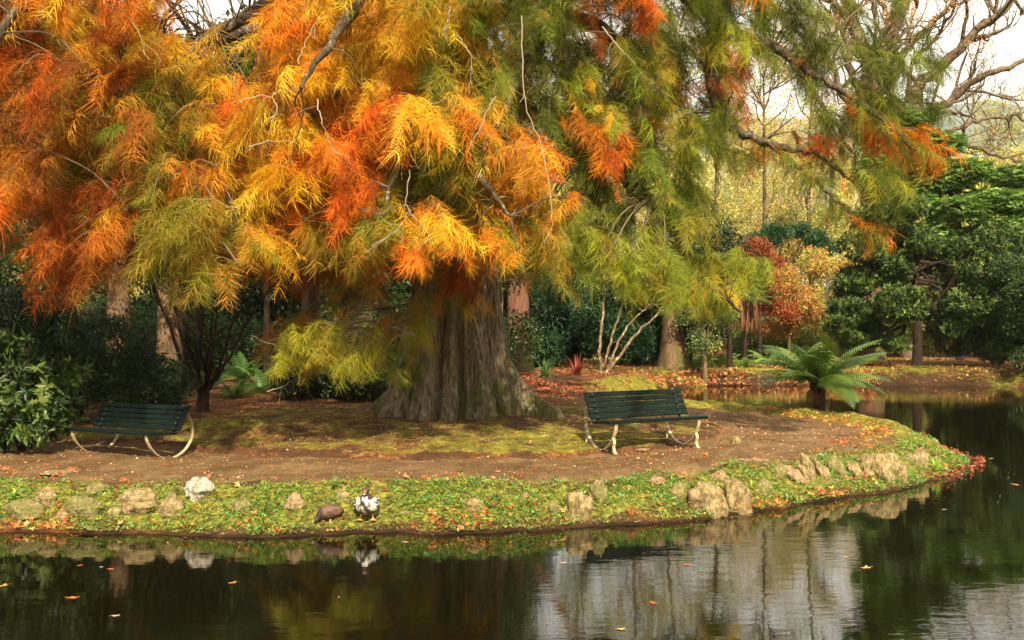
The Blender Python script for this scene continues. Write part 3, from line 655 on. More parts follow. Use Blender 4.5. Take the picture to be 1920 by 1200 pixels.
def bench(loc, rz, label, L=1.75, tilt=0.0, feet=True, sz=.92):
    """front towards -y"""
    b = tag(empty("park_bench", loc, rz), label, "bench", "slatted park benches under the great tree"); b.rotation_euler = (0, tilt, rz); b.scale = (1, 1, sz)
    th_ = math.radians(26)   # recline of the backrest
    for i in range(5):
        y = -0.225 + i * 0.098; z = 0.47 - 0.012 * i; V, F = box((0, y, z - (.008 if i == 0 else 0)), (L, 0.085, 0.05 if i == 0 else 0.032), None, .008); s = mesh("seat_slat", V, F, M["bench_green"], b)
    for i in range(5):
        q = 0.05 + i * 0.094; y = 0.235 + math.sin(th_) * q; z = 0.46 + math.cos(th_) * q
        R = [(1, 0, 0), (0, math.cos(th_), math.sin(th_)), (0, -math.sin(th_), math.cos(th_))]
        V, F = box((0, y, z), (L, 0.026, 0.084), R, .008); s = mesh("backrest_slat", V, F, M["bench_green"], b)
        for sx in (-1, 1):
            xx = sx * (L / 2 - 0.14); Vb, Fb = tube([(xx, y - .010, z - .0), (xx, y - .019, z + .004)], [.011, .008], 8)
            Vb = np.concatenate([Vb, [(xx, y - .021, z + .0045)]]); k8 = [(8 + j, 8 + (j + 1) % 8, 16, 16) for j in range(8)]
            mesh("bolt", Vb, np.array([f for f in Fb]), M["bolt"], s)
    for sx in (-1, 1):
        xx = sx * (L / 2 - 0.14)
        # the hoop: seat front, down to the ground, up behind, to the top of the backrest
        hoop = catmull([(-.235, .448), (-.215, .33), (-.13, .17), (.0, .045), (.16, -.012), (.34, .025), (.49, .13), (.585, .29), (.60, .47), (.56, .63), (.475, .80), (.445, .885)], 4)
        V, F = flatband(hoop, .05, .012); V[:, 0] += xx; mesh("hoop_leg", V, F, M["bench_iron"], b)
        rail = catmull([(-.235, .449), (.0, .435), (.20, .418), (.262, .45), (.36, .66), (.458, .872)], 4)
        V, F = flatband(rail, .045, .008); V[:, 0] += xx; mesh("slat_rail", V, F, M["bench_green"], b)
        if feet:
            for pts in ([(-.155, .215), (-.185, .13), (-.165, .06), (-.20, -.02), (-.235, -.03)], [(.545, .215), (.575, .13), (.565, .06), (.60, -.02), (.63, -.03)]):
                V, F = flatband(catmull(pts, 4), .045, .010); V[:, 0] += xx; mesh("foot", V, F, M["bench_iron"], b)
    return b
rb = math.radians(27); c_ = at(1218, 800, 14.75); bench((c_[0], 14.75, hz(c_[0], 14.75) - .005), rb, "green slatted bench right of the big tree trunk, turned towards the right")
c_ = at(228, 800, 14.4); bench((c_[0], 14.4, hz(c_[0], 14.4) - .03), math.radians(-29), "dark slatted bench beside the glossy shrub on the left, turned away to the left", feet=False, tilt=-0.012, L=1.84, sz=.82)

# ------------------------------------------------------------------ stones
def ico(sub=3):
    t = (1 + 5 ** .5) / 2; V = [(-1, t, 0), (1, t, 0), (-1, -t, 0), (1, -t, 0), (0, -1, t), (0, 1, t), (0, -1, -t), (0, 1, -t), (t, 0, -1), (t, 0, 1), (-t, 0, -1), (-t, 0, 1)]
    F = [(0, 11, 5), (0, 5, 1), (0, 1, 7), (0, 7, 10), (0, 10, 11), (1, 5, 9), (5, 11, 4), (11, 10, 2), (10, 7, 6), (7, 1, 8), (3, 9, 4), (3, 4, 2), (3, 2, 6), (3, 6, 8), (3, 8, 9), (4, 9, 5), (2, 4, 11), (6, 2, 10), (8, 6, 7), (9, 8, 1)]
    V = [np.array(v, float) / math.hypot(1, t) for v in V]
    for _ in range(sub):
        mid = {}; F2 = []
        def mp(a, b):
            key = (min(a, b), max(a, b))
            if key not in mid: q = V[a] + V[b]; V.append(q / np.linalg.norm(q)); mid[key] = len(V) - 1
            return mid[key]
        for a, b, c in F: ab, bc, ca = mp(a, b), mp(b, c), mp(c, a); F2 += [(a, ab, ca), (b, bc, ab), (c, ca, bc), (ab, bc, ca)]
        F = F2
    return np.array(V), np.array(F)
IV, IF = ico(4); IV3, IF3 = ico(3)
def n3(P, f, s): return fbm(P[:, 0] * f + s, P[:, 1] * f + P[:, 2] * f * .7 + s * 1.7, 4) + fbm(P[:, 2] * f + s * 2, P[:, 0] * f * .6 - P[:, 1] * f + s, 4)
def stone(px, py, wp_, hp, mat, label, seed, lean=0.0, ridges=0, depth=.8, flat=False):
    g = ground_hit(px, py + hp * .30); s = g[1] / FPX; kk = 1.12 if px < 1000 else 1.25; rx = wp_ * s / 2 * kk; rz = hp * s * (.66 if px < 1000 else .80); ry = max(min(rx, rz) * 1.0, rx * depth)
    V = IV.copy(); rs = np.random.default_rng(int(seed * 10))
    for q in range(11):
        nrm = rs.normal(size=3); nrm /= np.linalg.norm(nrm); dd = V @ nrm - rs.uniform(.62, .9); V = V - nrm * np.clip(dd, 0, 1)[:, None] * .85
    V = V * (1 + 0.5 * n3(IV, 1.2, seed)[:, None] + 0.28 * n3(IV, 4.3, seed + 5)[:, None])
    if flat: V[:, 2] = np.minimum(V[:, 2], .5) ; rz *= .6
    if ridges: V[:, :2] *= (1 + 0.10 * np.cos(V[:, 0] * ridges * 3.2 + 2 * V[:, 2] + seed))[:, None]; V[:, 1] -= .35 * np.clip(-V[:, 2], 0, 1)
    V = V * np.array((rx, ry, rz)); V[:, 0] += lean * V[:, 2]
    o = mesh("stone", V, IF, M[mat], None, None, True, loc=(g[0], g[1] + ry * .25, g[2] + rz * .02)); return tag(o, label, "stone", "stones set along the pond bank")
ST = [
 (375, 924, 50, 42, "stone_pale", "round whitish stone standing above the path edge, left of the ducks"), (252, 943, 78, 44, "stone_tan", "broad pale tan boulder low in the bank, widest on the left bank"),
 (319, 960, 46, 46, "stone_tan", "upright tan stone below the round whitish one, streaked with moss"), (86, 936, 44, 38, "stone_tan", "tan stone in the grass near the left edge, with mossy shoulders"),
 (44, 962, 66, 40, "stone_moss", "large rounded mossy stone closest to the left picture edge"), (160, 955, 70, 44, "stone_moss", "low yellow-green mossy boulder left of the broad tan one"),
 (108, 893, 62, 14, "stone_tan", "flat stone lying in the path edge at the far left"), (186, 925, 40, 24, "stone_moss", "small mossy stone at the top of the left bank beside dark ground cover"),
 (170, 995, 40, 14, "stone_tan", "grey flat stone at the left waterline among red leaves"), (551, 950, 38, 28, "stone_red", "reddish stone among green plants, left of the brown duck"),
 (642, 939, 28, 26, "stone_tan", "small tan stone just left of the black and white duck"), (452, 958, 44, 26, "stone_moss", "dull mossy stone between the whitish stone and the reddish one"),
 (757, 968, 22, 15, "stone_red", "small pinkish stone right of the black and white duck"), (886, 955, 38, 30, "stone_tan", "mossy tan stone in the middle of the bank with leaves around"),
 (890, 915, 20, 12, "stone_tan", "little stone on the path edge in front of the big trunk"), (1086, 958, 48, 56, "stone_tan", "tall yellowish boulder facing the water below the right bench"),
 (1126, 938, 34, 46, "stone_moss", "leaning mossy stone beside the tall yellowish boulder"), (1232, 914, 26, 20, "stone_red", "small pinkish block on the grass edge"),
 (1332, 942, 66, 76, "stone_tan", "biggest fluted stone, grooved like bark, at the right waterline"), (1384, 944, 50, 72, "stone_tan", "second grooved stone with a white lichen spot, touching the biggest one"),
 (1160, 903, 18, 14, "stone_tan", "tiny round stone on the path edge right of centre"), (1272, 935, 26, 40, "stone_moss", "narrow mossy stone left of the biggest grooved stone"),
 (1490, 901, 34, 30, "stone_red", "pinkish stone at the left end of the slanting stone row"), (1519, 893, 24, 48, "stone_tan", "slim slanting stone, second in the row from its left end"),
 (1545, 892, 24, 50, "stone_tan", "slim slanting stone in the middle of the row"), (1574, 888, 36, 40, "stone_moss", "mossy slanting stone at the higher part of the row"),
 (1604, 893, 24, 32, "stone_tan", "short stone ending the slanting row on the right"), (1565, 907, 22, 15, "stone_tan", "small round stone lying under the slanting row"),
 (1655, 880, 58, 52, "stone_tan", "large humped stone near the tip of the peninsula"), (1690, 898, 22, 44, "stone_tan", "drooping stone hanging to the right of the large humped stone"),
 (1663, 905, 24, 22, "stone_tan", "small grey-tan stone tucked under the large humped stone"), (1726, 868, 28, 38, "stone_tan", "pale upright stone beside the bright grass tuft at the tip"),
 (1545, 865, 40, 14, "stone_moss", "flat mossy stone along the path above the slanting row"), (1412, 871, 50, 13, "stone_red", "low reddish rock half sunk in the path near the right bank"),
 (1205, 852, 24, 12, "stone_red", "small round rock in the dirt before the right bench"), (1350, 905, 26, 22, "stone_tan", "small tan stone above the biggest fluted stone's right shoulder"), (1430, 925, 30, 30, "stone_moss", "mossy stone just right of the second grooved stone"), (1462, 895, 24, 30, "stone_moss", "mossy stone before the pinkish one at the row's left end"), (1628, 900, 22, 26, "stone_tan", "small leaning stone between the row and the large humped stone"),
 (1705, 872, 26, 22, "stone_moss", "mossy stone above the drooping one near the tip"), (1625, 872, 26, 18, "stone_tan", "flat tan stone left of the large humped stone's top"), (1535, 922, 18, 14, "stone_red", "little reddish stone low in the bank under the row"), (1040, 962, 26, 22, "stone_moss", "small mossy stone left of the tall yellowish boulder"), (985, 940, 20, 16, "stone_red", "small reddish stone in leaves, middle of the bank's right half"), (700, 912, 16, 10, "stone_tan", "tiny stone on the path edge just behind the speckled duck"),
 (120, 975, 30, 24, "stone_tan", "tan stone under the low yellow-green mossy boulder"), (215, 972, 26, 22, "stone_tan", "small upright stone below the broad tan boulder's left side"), (1380, 836, 14, 20, "stone_tan", "grey stump-like stone right of the right bench legs")]
for i, (px, py, a, b, mt_, lb) in enumerate(ST):
    stone(px, py, a, b, mt_, lb, i * 3.1 + 2, lean=(-.35 if 1485 < px < 1615 else (.12 if px > 1650 else 0)), ridges=(3 if px in (1332, 1384, 1086) else (2 if px > 1480 else 0)), flat=(b < 16))

# ------------------------------------------------------------------ ducks (one continuous body each)
def loft(P, ry, rzv, k=28, up=(0, 0, 1)):
    P = np.array(P, float); T = np.gradient(P, axis=0); T /= np.linalg.norm(T, axis=1)[:, None]; V = []; side = np.array((1.0, 0, 0))
    for p_, t, a, b in zip(P, T, ry, rzv):
        u = np.cross(side, t); u /= np.linalg.norm(u); an = np.arange(k) / k * 6.283
        V.append(p_ + (np.cos(an) * a)[:, None] * side + (np.sin(an) * b)[:, None] * u)
    n = len(P); V = np.concatenate(V); F = [(i * k + j, i * k + (j + 1) % k, (i + 1) * k + (j + 1) % k, (i + 1) * k + j) for i in range(n - 1) for j in range(k)]
    return V, np.array(F)
def interp(xs, ys, n): return np.interp(np.linspace(0, 1, n), xs, ys)
def duck_body(keys, n=40):
    """keys: (y, z, half width, half height) from tail to bill"""
    K = np.array(keys, float); P = catmull([np.append(a, 0) for a in K], 7)
    return loft(np.stack([np.zeros(len(P)), P[:, 0], P[:, 1]], 1), np.maximum(P[:, 2], .0015), np.maximum(P[:, 3], .0015))
g = ground_hit(688, 984)
dk = tag(empty("duck", (g[0], g[1], g[2])), "black and white speckled duck standing upright on the green bank, facing the water", "duck")
V, F = duck_body([(.27, .13, .004, .003), (.22, .135, .045, .018), (.12, .15, .105, .075), (.02, .165, .135, .108), (-.07, .18, .125, .115), (-.115, .235, .075, .085), (-.105, .285, .042, .045), (-.10, .325, .038, .038), (-.125, .352, .042, .036), (-.165, .345, .028, .024), (-.20, .325, .021, .011), (-.225, .318, .012, .006), (-.23, .317, .002, .002)])
bx, by, bz = V[:, 0], V[:, 1], V[:, 2]; nz = fbm(bx * 38 + 60, bz * 38 + by * 30 + 60, 3)
C = np.full((len(V), 3), .018)
wing = (np.abs(bx) > .052 + .2 * np.clip(.20 - bz, 0, 1)) & (bz > .115) & (bz < .275); C[wing] = (.52, .49, .43); C[wing & (nz > .13)] = .02
belly = (np.abs(bx) < .045) & (by < .0) & (bz < .24); C[belly] = (.50, .40, .26); C[belly & (nz > .02)] = .03; C[belly & (nz < -.12)] = (.75, .7, .55)
neck = (bz > .245) & (by > -.15) & (by < 0); C[neck] = (.06, .025, .018); C[(bz > .245) & (bz < .285) & (np.abs(bx) < .028) & (by < -.1)] = (.75, .72, .66)
C[(bz > .325) & (by > -.16)] = (.09, .03, .02); C[(by < -.17) & (bz > .29)] = (.16, .07, .04); C[by < -.222] = (.5, .35, .25)
m, n, o = new_mat("plumage"); M["plumage"] = m
p = N(n, "ShaderNodeBsdfPrincipled", Roughness=0.65); a = N(n, "ShaderNodeAttribute", attribute_name="Col"); n.links.new(a.outputs["Color"], p.inputs["Base Color"])
q = N(n, "ShaderNodeTexNoise", Scale=70.0, Detail=3.0); n.links.new(coords(n), q.inputs["Vector"]); b = N(n, "ShaderNodeBump", Strength=0.6, Distance=0.01); n.links.new(q.outputs["Fac"], b.inputs["Height"]); n.links.new(b.outputs[0], p.inputs["Normal"]); n.links.new(p.outputs[0], o.inputs[0])
mesh("body", V, F, M["plumage"], dk, C, True)
M["webfoot"] = paint("orange web foot", (0.72, 0.33, 0.10), .5)
for sx in (-1, 1):
    V, F = tube([(sx * .06, -.01, .09), (sx * .066, -.02, .045), (sx * .072, -.03, .008)], [.013, .009, .010], 8)
    web = np.array([(0, .03, .012), (-.045, -.05, .004), (-.018, -.065, .008), (0, -.052, .006), (.018, -.068, .008), (.045, -.05, .004), (0, .0, .02)]) + np.array((sx * .075, -.03, .0))
    A = Acc(); A.add(V, F); A.add(web, [(0, 1, 2, 6), (6, 2, 3, 3), (6, 3, 4, 4), (0, 6, 4, 5)][:1] + [(0, 6, 4, 5), (6, 2, 3, 4)]); A.build("foot", M["webfoot"], dk)
for sx in (-1, 1):
    V = IV3 * np.array((.020, .095, .062)); V = V + np.array((sx * .125, .0, .185)); V[:, 0] -= sx * .10 * np.clip(V[:, 1] - .02, 0, 1)
    nn = fbm(V[:, 1] * 45 + 30, V[:, 2] * 45 + 30, 3); Cw = np.where((nn > -.01)[:, None], .02, 1.0) * np.array((.50, .47, .41)); mesh("wing", V, IF3, M["plumage"], dk, Cw, True)
    V = IV3 * .0055 + np.array((sx * .037, -.14, .358)); mesh("eye", V, IF3, M["plumage"], dk, np.full((len(V), 3), .004), True)
g = ground_hit(616, 992)
d2 = tag(empty("duck", (g[0], g[1] + .05, g[2] + .01)), "dark brown duck hunched at the waterline with its head down in red leaves", "duck"); d2.rotation_euler = (0, 0, math.radians(-62))
V, F = duck_body([(.17, .12, .003, .003), (.15, .125, .04, .02), (.09, .12, .085, .065), (.01, .115, .098, .085), (-.07, .10, .082, .074), (-.115, .075, .046, .046), (-.14, .05, .034, .034), (-.165, .03, .031, .03), (-.20, .012, .016, .009), (-.225, .004, .010, .004)])
nz = fbm(V[:, 1] * 30 + 10, V[:, 2] * 30 + V[:, 0] * 20 + 10, 4); C = np.array((.085, .045, .026)) * (1 + 2.2 * nz)[:, None]; C[V[:, 1] < -.10] *= .35; C[(V[:, 1] < -.185)] = (.30, .20, .07)
mesh("body", V, F, M["plumage"], d2, np.clip(C, .004, 1), True)
for sx in (-1, 1):
    V = IV3 * np.array((.016, .09, .05)) + np.array((sx * .088, .03, .13)); nn = fbm(V[:, 1] * 40 + 3, V[:, 2] * 40, 3); mesh("wing", V, IF3, M["plumage"], d2, np.array((.11, .055, .03)) * (1 + 1.5 * nn)[:, None], True)
    V, F = tube([(sx * .04, .0, .05), (sx * .045, -.01, -.01)], [.012, .009], 6); mesh("leg", V, F, M["webfoot"], d2)

# ------------------------------------------------------------------ ferns
def frond(L, nw, w0, arch, seed, sl=1.0, lean=.9):
    """frond along +x, arching over; pinnae with serrated outline. V,F(tri)"""
    rs = np.random.default_rng(seed); V = []; F = []; C = []; n = 0
    s = np.linspace(0, 1, nw); el = lean - arch * s ** 1.3; dx = np.cos(el); dz = np.sin(el); X_ = np.concatenate([[0], np.cumsum(dx[:-1])]) * L / nw; Z_ = np.concatenate([[0], np.cumsum(dz[:-1])]) * L / nw
    for i in range(1, nw):
        t = s[i]; wl = w0 * math.sin(math.pi * min(1, (t * .93 + .07)) ** .75) ** .8 + .01
        if t < .10: continue
        for sd in (-1, 1):
            b0 = np.array((X_[i], 0, Z_[i])); tg = np.array((dx[i], 0, dz[i])); d = np.array((0, sd, 0)) * 1.0 + tg * .38; d /= np.linalg.norm(d); q = 4
            dn = np.array((0, 0, -1.0)); hw = L / nw * .36
            for j in range(q + 1):
                u = j / q; c = b0 + d * wl * u + dn * wl * (.38 * u * u + rs.uniform(0, .04)); ww = hw * (1 - .85 * u ** 1.6) * (1.15 if j % 2 else .75)
                V += [c - tg * ww, c + tg * ww]; C += [.85 + .3 * u] * 2
            for j in range(q): a = n + 2 * j; F += [(a, a + 1, a + 3), (a, a + 3, a + 2)]
            n += 2 * (q + 1)
    for i in range(nw - 1):
        ww = .012 * (1 - s[i] * .8) * sl; V += [(X_[i], -ww, Z_[i] + .004), (X_[i], ww, Z_[i] + .004), (X_[i + 1], ww * .9, Z_[i + 1] + .004), (X_[i + 1], -ww * .9, Z_[i + 1] + .004)]; C += [.6] * 4; F += [(n, n + 1, n + 2), (n, n + 2, n + 3)]; n += 4
    return np.array(V), np.array(F), np.array(C)
def fern(name, loc, L, nf, label, cols, trunk=None, cat="fern", group=None, lean=(.2, 1.1), w0=.2, arch=(.9, 1.6), nw=30, org_z=0, skirt=0):
    e = tag(empty(name, loc), label, cat, group)
    if trunk:
        h, r = trunk; V, F = trunk_mesh([(0, 0, -.12), (.01, 0, h * .5), (0, 0.02, h * .8), (0, 0, h)], [r, r * .85, r * .95, r * 1.25, r * 1.2], 12, .15, .1); mesh("trunk", V, F, M["dark_bark"], e, smooth=True); z0 = h
        A = Acc()
        for i in range(26):
            a = R_(0, 6.28); A.add(*tube(catmull([(math.cos(a) * r * .5, math.sin(a) * r * .5, h - .2), (math.cos(a) * r * 1.5, math.sin(a) * r * 1.5, h + .03), (math.cos(a) * r * 3.4, math.sin(a) * r * 3.4, h + R_(.12, .3))], 3), [.024, .022, .02, .018, .016, .014, .012], 4))
        A.build("stalk_bases", M["dark_bark"], e)
    else: z0 = 0.02
    for i in range(nf):
        ln = R_(*lean); V, F, C = frond(L * R_(.78, 1.1), nw, w0 * L * R_(.85, 1.1), R_(*arch), i + int(abs(loc[0]) * 10), 1, ln); a = i * 2.399 + R_(-.2, .2)
        r0 = (trunk[1] * .8 if trunk else .03); c = pal(cols, 1, .15)[0]
        R3 = np.array([(math.cos(a), -math.sin(a), 0), (math.sin(a), math.cos(a), 0), (0, 0, 1)]); V = V @ R3.T + np.array((math.cos(a) * r0, math.sin(a) * r0, z0))
        mesh("frond", V, F, M["leaf"], e, C[:, None] * c)
    if trunk and not skirt:
        for i in range(6):
            a = R_(0, 6.28); V, F, C = frond(L * R_(.35, .5), 18, .10 * L, R_(.6, 1.0), 90 + i, 1, R_(-1.1, -.6)); R3 = np.array([(math.cos(a), -math.sin(a), 0), (math.sin(a), math.cos(a), 0), (0, 0, 1)]); mesh("dead_frond", V @ R3.T + np.array((0, 0, z0)), F, M["twig"], e, C[:, None] * np.array((.13, .065, .03)))
    if skirt:
        A = Acc()
        for i in range(skirt):
            a = R_(0, 6.28); l = R_(.5, 1.0) * L; rr_ = R_(.1, .45); p0 = np.array((math.cos(a) * .05, math.sin(a) * .05, z0)); p1 = p0 + np.array((math.cos(a) * rr_, math.sin(a) * rr_, -.1)); p2 = p0 + np.array((math.cos(a) * rr_ * 1.3, math.sin(a) * rr_ * 1.3, -l))
            A.add(*tube(catmull([p0, p1, p2], 4), [.012, .02, .03, .03, .03, .028, .02, .012, .006], 3), np.array((.22, .10, .05)) * R_(.5, 1.4))
        A.build("dead_skirt", M["twig"], e)
    return e
FG = [(0.08, 0.15, 0.022), (0.11, 0.19, 0.028), (0.055, 0.11, 0.018), (0.16, 0.23, 0.035)]
fern("tree_fern", (wx(1535, 20.4), 20.4, hz(wx(1535, 20.4), 20.4)), 1.42, 46, "dark green tree fern with spreading fronds on a short black trunk at the water's edge", FG, (0.62, .13), "tree fern", lean=(.15, 1.35), w0=.25, nw=30, arch=(.8, 1.45))

# ------------------------------------------------------------------ trees and shrubs behind
def gz(x, y): return hz(x, y)
DKG = [(0.022, 0.043, 0.010), (0.034, 0.062, 0.013), (0.015, 0.030, 0.008), (0.055, 0.085, 0.018)]
MDG = [(0.05, 0.10, 0.02), (0.07, 0.13, 0.025), (0.035, 0.08, 0.02), (0.10, 0.15, 0.03)]
BRG = [(0.09, 0.17, 0.022), (0.06, 0.13, 0.018), (0.14, 0.22, 0.03), (0.045, 0.10, 0.015)]
YLG = [(0.56, 0.54, 0.10), (0.44, 0.48, 0.09), (0.66, 0.58, 0.13), (0.32, 0.36, 0.07)]
GOLD = [(0.62, 0.42, 0.12), (0.50, 0.38, 0.10), (0.60, 0.33, 0.09), (0.42, 0.36, 0.10)]
ORG = [(0.60, 0.20, 0.05), (0.50, 0.26, 0.06), (0.36, 0.28, 0.06), (0.22, 0.26, 0.05), (0.65, 0.32, 0.08)]
RED = [(0.34, 0.045, 0.015), (0.45, 0.07, 0.02), (0.26, 0.03, 0.012)]

def tree(name, px, D, label, trunk_r, h, blobs, n, size, cols, bark_="dark_bark", temps=None, mat="leaf", cat="tree", group=None, lean=0.0, branches=5, fwd='out', shell=.55, drop=.25, flare=.45, mids=None, bl=None):
    """blobs relative to the tree's base"""
    x = wx(px, D); z = gz(x, D); e = tag(empty(name, (x, D, z)), label, cat, group)
    if trunk_r:
        P = [(0, 0, -.15), (lean * .25, 0, h * .3), (lean * .6, .1, h * .65), (lean, .1, h)]
        if mids: P = mids
        V, F = trunk_mesh(P, [trunk_r, trunk_r * .85, trunk_r * .65, trunk_r * .35], 14, flare, .08, int(px) % 97); mesh("trunk", V, F, M[bark_], e, smooth=True)
    if branches:
        lines = []
        B = np.array(blobs, float)
        for i in range(branches):
            b_ = B[i % len(B)]; t0 = R_(.35, .95) * h; p0 = np.array((lean * t0 / h, .05, t0)); p1 = b_[:3] + rng.normal(size=3) * b_[3:6] * .45; mid = (p0 + p1) / 2 + np.array((0, 0, R_(-.1, .25) * np.linalg.norm(p1 - p0)))
            P = catmull([p0, mid, p1], 6); lines.append((P, np.linspace(max(.03, trunk_r * .4), .012, len(P))))
            for q in range(3):
                j = random.randint(5, len(P) - 1); P2 = catmull([P[j], P[j] + rng.normal(size=3) * b_[3:6] * .25, P[j] + rng.normal(size=3) * b_[3:6] * .5], 4); lines.append((P2, np.linspace(.02, .006, len(P2))))
        tubes(lines, 6).build("branches", M[bark_], e, True)
    if n: crown(e, blobs, n, size, cols, temps, mat, fwd=fwd, shell=shell, drop=drop)
    return e
def rnd_blobs(n, c, s, r):
    return [(c[0] + R_(-1, 1) * s[0], c[1] + R_(-1, 1) * s[1], c[2] + R_(-1, 1) * s[2], r * R_(.7, 1.3), r * R_(.7, 1.2), r * R_(.55, .95)) for _ in range(n)]

# -- left
x = wx(8, 14.4)
rh = tag(empty("glossy_shrub", (x, 14.9, gz(x, 14.9))), "glossy broad-leaved shrub at the left picture edge, leaves in whorls", "shrub")
lines = []; 
for i in range(16):
    a = R_(0, 6.28); p1 = np.array((math.cos(a) * R_(.3, .95), math.sin(a) * R_(.3, .8), R_(.7, 1.7))); lines.append((catmull([(0, 0, -.05), p1 * np.array((.35, .35, .5)), p1], 5), np.linspace(.035, .01, 11)))
tubes(lines, 6).build("stems", M["dark_bark"], rh, True)
crown(rh, [(-.35, 0, 1.15, .75, .6, .62), (.30, -.1, .85, .62, .55, .60), (.0, -.1, 1.45, .5, .45, .35), (.70, -.15, 1.15, .34, .3, .25), (-.9, -.2, .8, .6, .6, .7), (.1, -.35, .45, .7, .4, .35)], 950, .17, [(0.035, 0.06, 0.013), (0.06, 0.10, 0.02), (0.11, 0.15, 0.03), (0.02, 0.04, 0.01)], WH, "gloss_leaf", shell=.75, drop=.3)
tree("weeping_shrub", 150, 19.5, "dark drooping evergreen mound behind the left bench", .08, 1.6, [(-1.2, 0, 1.5, 1.3, 1.0, 1.0), (.2, 0, 1.2, 1.2, 1.0, .9), (1.2, -.1, .7, 1.0, .8, .6), (-2.6, 0, 1.4, 1.2, 1, 1.2)], 3600, .17, DKG + [(0.03, .06, .02)], temps=DP, cat="shrub", fwd='out', drop=.12)
tree("slender_tree", 222, 27, "left one of two pale tan trunks behind the dark multi-stemmed tree", .34, 9, rnd_blobs(7, (0, 0, 8.2), (2.5, 1.5, 1.6), 1.6) + rnd_blobs(6, (0, -.3, 5.4), (1.6, .8, 1.2), 1.1), 3600, .34, MDG + DKG, "tan_bark", flare=.12)
tree("slender_tree", 317, 29, "right one of two pale tan trunks, partly hidden by orange sprays", .38, 9, rnd_blobs(7, (0, 0, 8.4), (2.5, 1.5, 1.6), 1.7) + rnd_blobs(6, (0, -.3, 5.4), (1.6, .8, 1.2), 1.1), 3600, .34, MDG + DKG, "tan_bark", flare=.12)
# dark multi-stemmed tree
Dm = 21.0; xm = wx(381, Dm); mt = tag(empty("multi_stemmed_tree", (xm, Dm, gz(xm, Dm))), "dark tree with many stems fanning out from one low base, behind the left bench", "tree")
lines = [(np.array([(0, 0, -.1), (.0, 0, .2), (.02, 0, .5)]), np.array([.15, .125, .12]))]
for (a, b, c_x, c_z, r) in [(-.75, 1.9, -1.15, 3.1, .055), (-.5, 1.5, -.85, 3.0, .05), (-.3, 1.7, -.5, 3.3, .05), (.02, 1.5, .05, 3.2, .045), (.28, 1.4, .45, 3.1, .055), (.5, 1.5, .9, 3.0, .06), (.75, 1.7, 1.5, 2.7, .04), (.15, 1.7, .2, 3.4, .04), (-.15, 1.9, -.2, 3.4, .04)]:
    P = catmull([(0, R_(-.05, .05), .35), (a * .55, R_(-.2, .2), b * .55), (a, R_(-.3, .3), b), (c_x, R_(-.5, .5), c_z)], 6); P += rng.normal(size=P.shape) * .012; lines.append((P, np.linspace(r, r * .4, len(P))))
    for q in range(4):
        i = random.randint(10, len(P) - 1); grow(P[i], (R_(-.8, .8), R_(-.5, .5), .5), R_(.4, .8), .015, 1, lines, [])
tubes(lines, 7, .1).build("trunk", M["dark_bark"], mt, True)
crown(mt, rnd_blobs(12, (0.1, 0, 3.3), (1.8, .8, .5), .55), 1500, .13, DKG, PF, drop=.3)
BPATCH = [(330, 735, 23, .75, "bright fern clump between the weeping mound and the multi-stemmed tree"), (285, 735, 22.5, .6, "smaller fern clump at the foot of the weeping mound"), (440, 700, 24.5, .9, "tall green fern right of the multi-stemmed tree"), (490, 690, 26, 1.0, "green fern in the gap under the olive branch"),
          (395, 705, 27, .9, "green fern seen between the dark stems"), (455, 655, 29, 1.2, "far green fern above the taller one, in a sunlit gap"), (540, 715, 26, .7, "low fern nearest to the great trunk on its left")]
for px, py, D, L, lb in BPATCH:
    x = wx(px, D); fern("fern", (x, D, gz(x, D)), L, 15, lb, BRG + [(.05, .13, .03)], None, "fern", "ferns on the left behind the bench", lean=(.5, 1.35), w0=.17, nw=18)
for px, D, h, lb in [(-60, 23, 1.6, "tree fern cut by the left picture edge"), (95, 24, 1.7, "tree fern behind the glossy shrub")]:
    x = wx(px, D); fern("tree_fern", (x, D, gz(x, D)), 1.9, 20, lb, [(.035, .08, .02), (.05, .10, .025)], (h, .13), "tree fern", "tree ferns at the left", lean=(.1, .9), nw=26)
tree("dark_tree", 582, 25, "dark narrow trunk left of the great trunk, among orange sprays", .27, 8, rnd_blobs(6, (0, 0, 7), (2, 1.5, 1.5), 1.4), 1700, .32, DKG, "dark_bark")
tree("grey_tree", 672, 26, "thick grey-brown trunk directly behind the great trunk on its left", .42, 9, rnd_blobs(6, (0, 0, 8), (2.4, 1.5, 1.5), 1.5), 1700, .34, DKG, "grey_bark", flare=.25)
tree("thin_tree", 500, 27.5, "thin dark stem in the gap between the fern and olive branch", .10, 6, rnd_blobs(4, (0, 0, 5.4), (1.2, .8, .9), .8), 800, .25, MDG)
EV = [(-330, 40, 13, "evergreen farthest outside to the left"), (-90, 38, 13, "tall dark evergreen behind the left picture edge"), (70, 37, 13, "tall dark evergreen behind the glossy shrub"), (210, 41, 14, "tall dark evergreen behind the tan trunks"), (330, 38, 12, "dark evergreen above the multi-stemmed tree"), (450, 43, 12.5, "dark evergreen filling the gap above the green ferns"),
      (560, 39, 12, "dark evergreen behind the narrow dark trunk"), (690, 42, 13, "dark evergreen behind the thick grey-brown trunk"), (800, 38, 12.5, "dark evergreen hidden behind the great trunk"), (905, 43, 11, "dark evergreen just right of the great trunk")]
for px, D, h, lb in EV:
    bl = [(R_(-1.3, 1.3), R_(-1, 1), z_, R_(1.6, 2.6), R_(1.3, 2), R_(.9, 1.5)) for z_ in np.linspace(1.2, h - 1, 9)]
    tree("evergreen_tree", px, D, lb, .28, h * .85, bl, 3400, .42, DKG if random.random() < .7 else DKG + MDG, group="evergreens of the wood on the left", branches=4, drop=.2)
